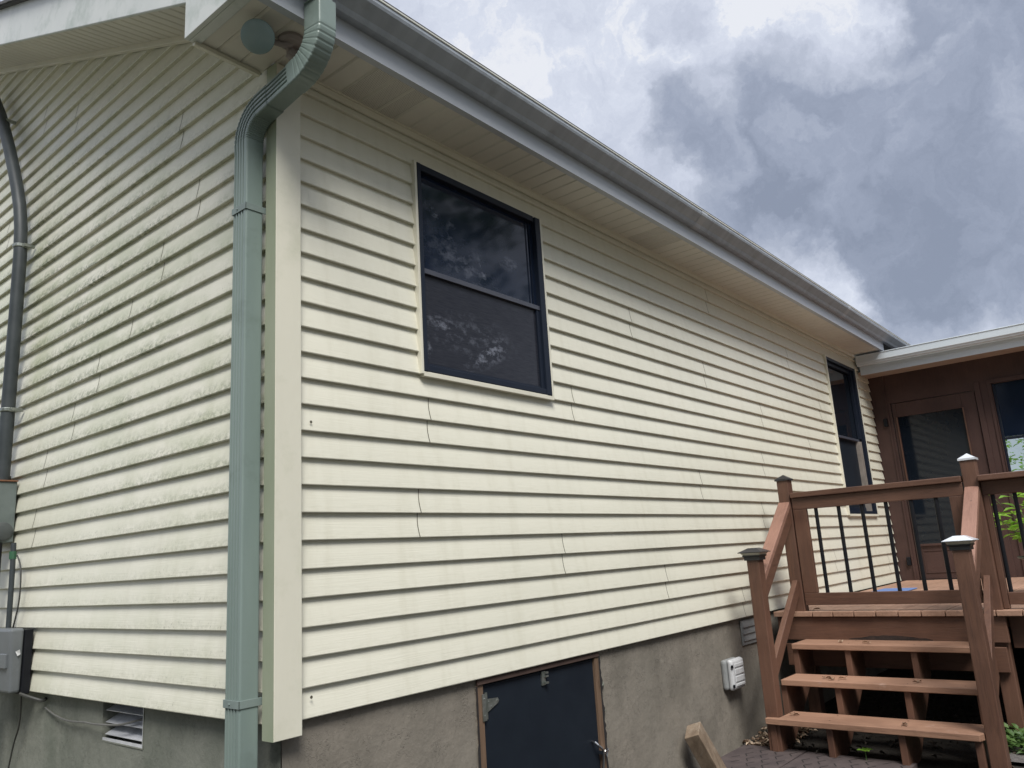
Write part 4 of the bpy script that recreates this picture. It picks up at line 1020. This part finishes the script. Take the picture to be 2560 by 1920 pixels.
for i in range(620):
    x = r.uniform(4.0, 5.2); y = -1.62 - r.random() * .3 + (x - 4.0) * .10; 
    if r.random() < .6: x = r.uniform(3.93, 4.5); y = -1.40 - r.random() * .22
    a = r.uniform(0, 6.28); leaf(m, (x, y, GZ + .02 + r.random() * .09), (math.cos(a), math.sin(a), r.uniform(-.1, .8)), (r.uniform(-.5, .5), r.uniform(-.5, .5), 1), r.uniform(.03, .07), r.uniform(.02, .04))
tag(m.build('weeds', M['weed']), 'low green weeds growing at the foot of the deck post', kind='stuff')
wd_ = thing('seedling', (3.5, -.82, GZ), 'small pale green seedling under the lowest tread', 'plant')
m = MB(); m.fix = False
for a in (.3, 2.2, 3.9, 5.3): leaf(m, (3.44, -.80, GZ + .075), (math.cos(a), math.sin(a), .35), (0, 0, 1), .05, .035)
m.build('foliage', M['leaf'], wd_); m = MB(); m.tube([(3.44, -.80, GZ), (3.44, -.80, GZ + .08)], .003, 5, up=(1, 0, 0)); m.build('stem', M['weed'], wd_)
# dry leaves lying on the treads
LV = ((3.50, -.37, 0, 'by its left end'), (3.48, -1.02, 0, 'right of its middle'), (3.74, -.52, 1, 'left of its middle'), (3.70, -.58, 1, 'at its front edge left of the middle'), (3.76, -.64, 1, 'near its middle'),
      (3.74, -1.07, 1, 'towards its right end'), (4.04, -.56, 2, 'left of its middle'), (4.02, -.74, 2, 'at its middle'))
for (x, y, k, w_) in LV:
    m = MB(); m.fix = False; z = treads[k][2] + .006; a = rnd.uniform(0, 6.28)
    leaf(m, (x, y, z), (math.cos(a), math.sin(a), .1), (.2, .1, 1), .045, .024, .35); leaf(m, (x, y, z), (math.cos(a + 2), math.sin(a + 2), .2), (.2, .1, 1), .03, .018, .35)
    tag(m.build('dry_leaf', M['leafpale'] if k == 2 or w_ == 'near its middle' else M['leafdry']), 'dry curled leaf on the %s stair tread, %s' % (('lowest', 'middle', 'topmost')[k], w_), 'leaf', 'dry leaves on the stair treads')
m = MB(); m.fix = False; leaf(m, (4.27, -.31, .008), (.2, -1, .1), (0, .2, 1), .06, .03, .3)
tag(m.build('dry_leaf', M['leafpale']), 'dry curled leaf on the deck edge beside the left gate post', 'leaf', 'dry leaves on the stair treads')

sh = thing('tree', (15, -1.0, GZ), 'leafy green tree beyond the porch, glimpsed through its window', 'tree')
m = MB(); m.fix = False; r = random.Random(4)
for cl in range(90):
    c = Vector((15 + r.gauss(0, .8), -1.0 + r.gauss(0, 1.3), r.uniform(.6, 3.2)))
    for q in range(22):
        p = c + Vector((r.gauss(0, .25), r.gauss(0, .25), r.gauss(0, .2))); an = r.uniform(0, 6.28)
        leaf(m, p, (math.cos(an), math.sin(an), r.uniform(-.5, .2)), (r.uniform(-.4, .4), r.uniform(-.4, .4), 1), r.uniform(.08, .15), r.uniform(.05, .09))
m.build('crown', M['leaf'], sh); m = MB(); m.tube([(15, -1, GZ), (15, -.9, .8), (15.1, -1, 2.4)], .08, 8, up=(1, 0, 0), scales=[1, .8, .4]); m.build('trunk', M['bark'], sh)
# ================================================================ woodland behind the viewer (seen in the panes)
m = MB(); m.fix = False; r = random.Random(21)
for tr in range(44):
    a = math.radians(r.uniform(150, 318)); R0 = r.uniform(13, 20); cx, cy = R0 * math.cos(a), R0 * math.sin(a); H = r.uniform(8, 13.5)
    for cl in range(60):
        th = r.uniform(0, 6.28); ph = r.uniform(-.9, 1.2); rr = r.uniform(.5, 2.6)
        c = Vector((cx + rr * math.cos(th), cy + rr * math.sin(th), H * .56 + ph * H * .36))
        for q in range(16):
            p = c + Vector((r.gauss(0, .33), r.gauss(0, .33), r.gauss(0, .28)))
            an = r.uniform(0, 6.28); e = r.uniform(.10, .2)
            u = Vector((math.cos(an), math.sin(an), r.uniform(-.6, .6))) * e; v_ = Vector((-math.sin(an), math.cos(an), r.uniform(-.6, .6))) * e
            m.quad(p - u, p - v_ * .6, p + u, p + v_ * .6)
    m.mi = 1; m.tube([(cx, cy, GZ), (cx + r.uniform(-.3, .3), cy, H * .5), (cx + r.uniform(-.5, .5), cy, H * .9)], .16, 7, up=(1, 0, 0), scales=[1, .7, .3]); m.mi = 0
tag(m.build('woodland', [M['tree'], M['bark']]), 'leafy trees around the yard', kind='stuff')
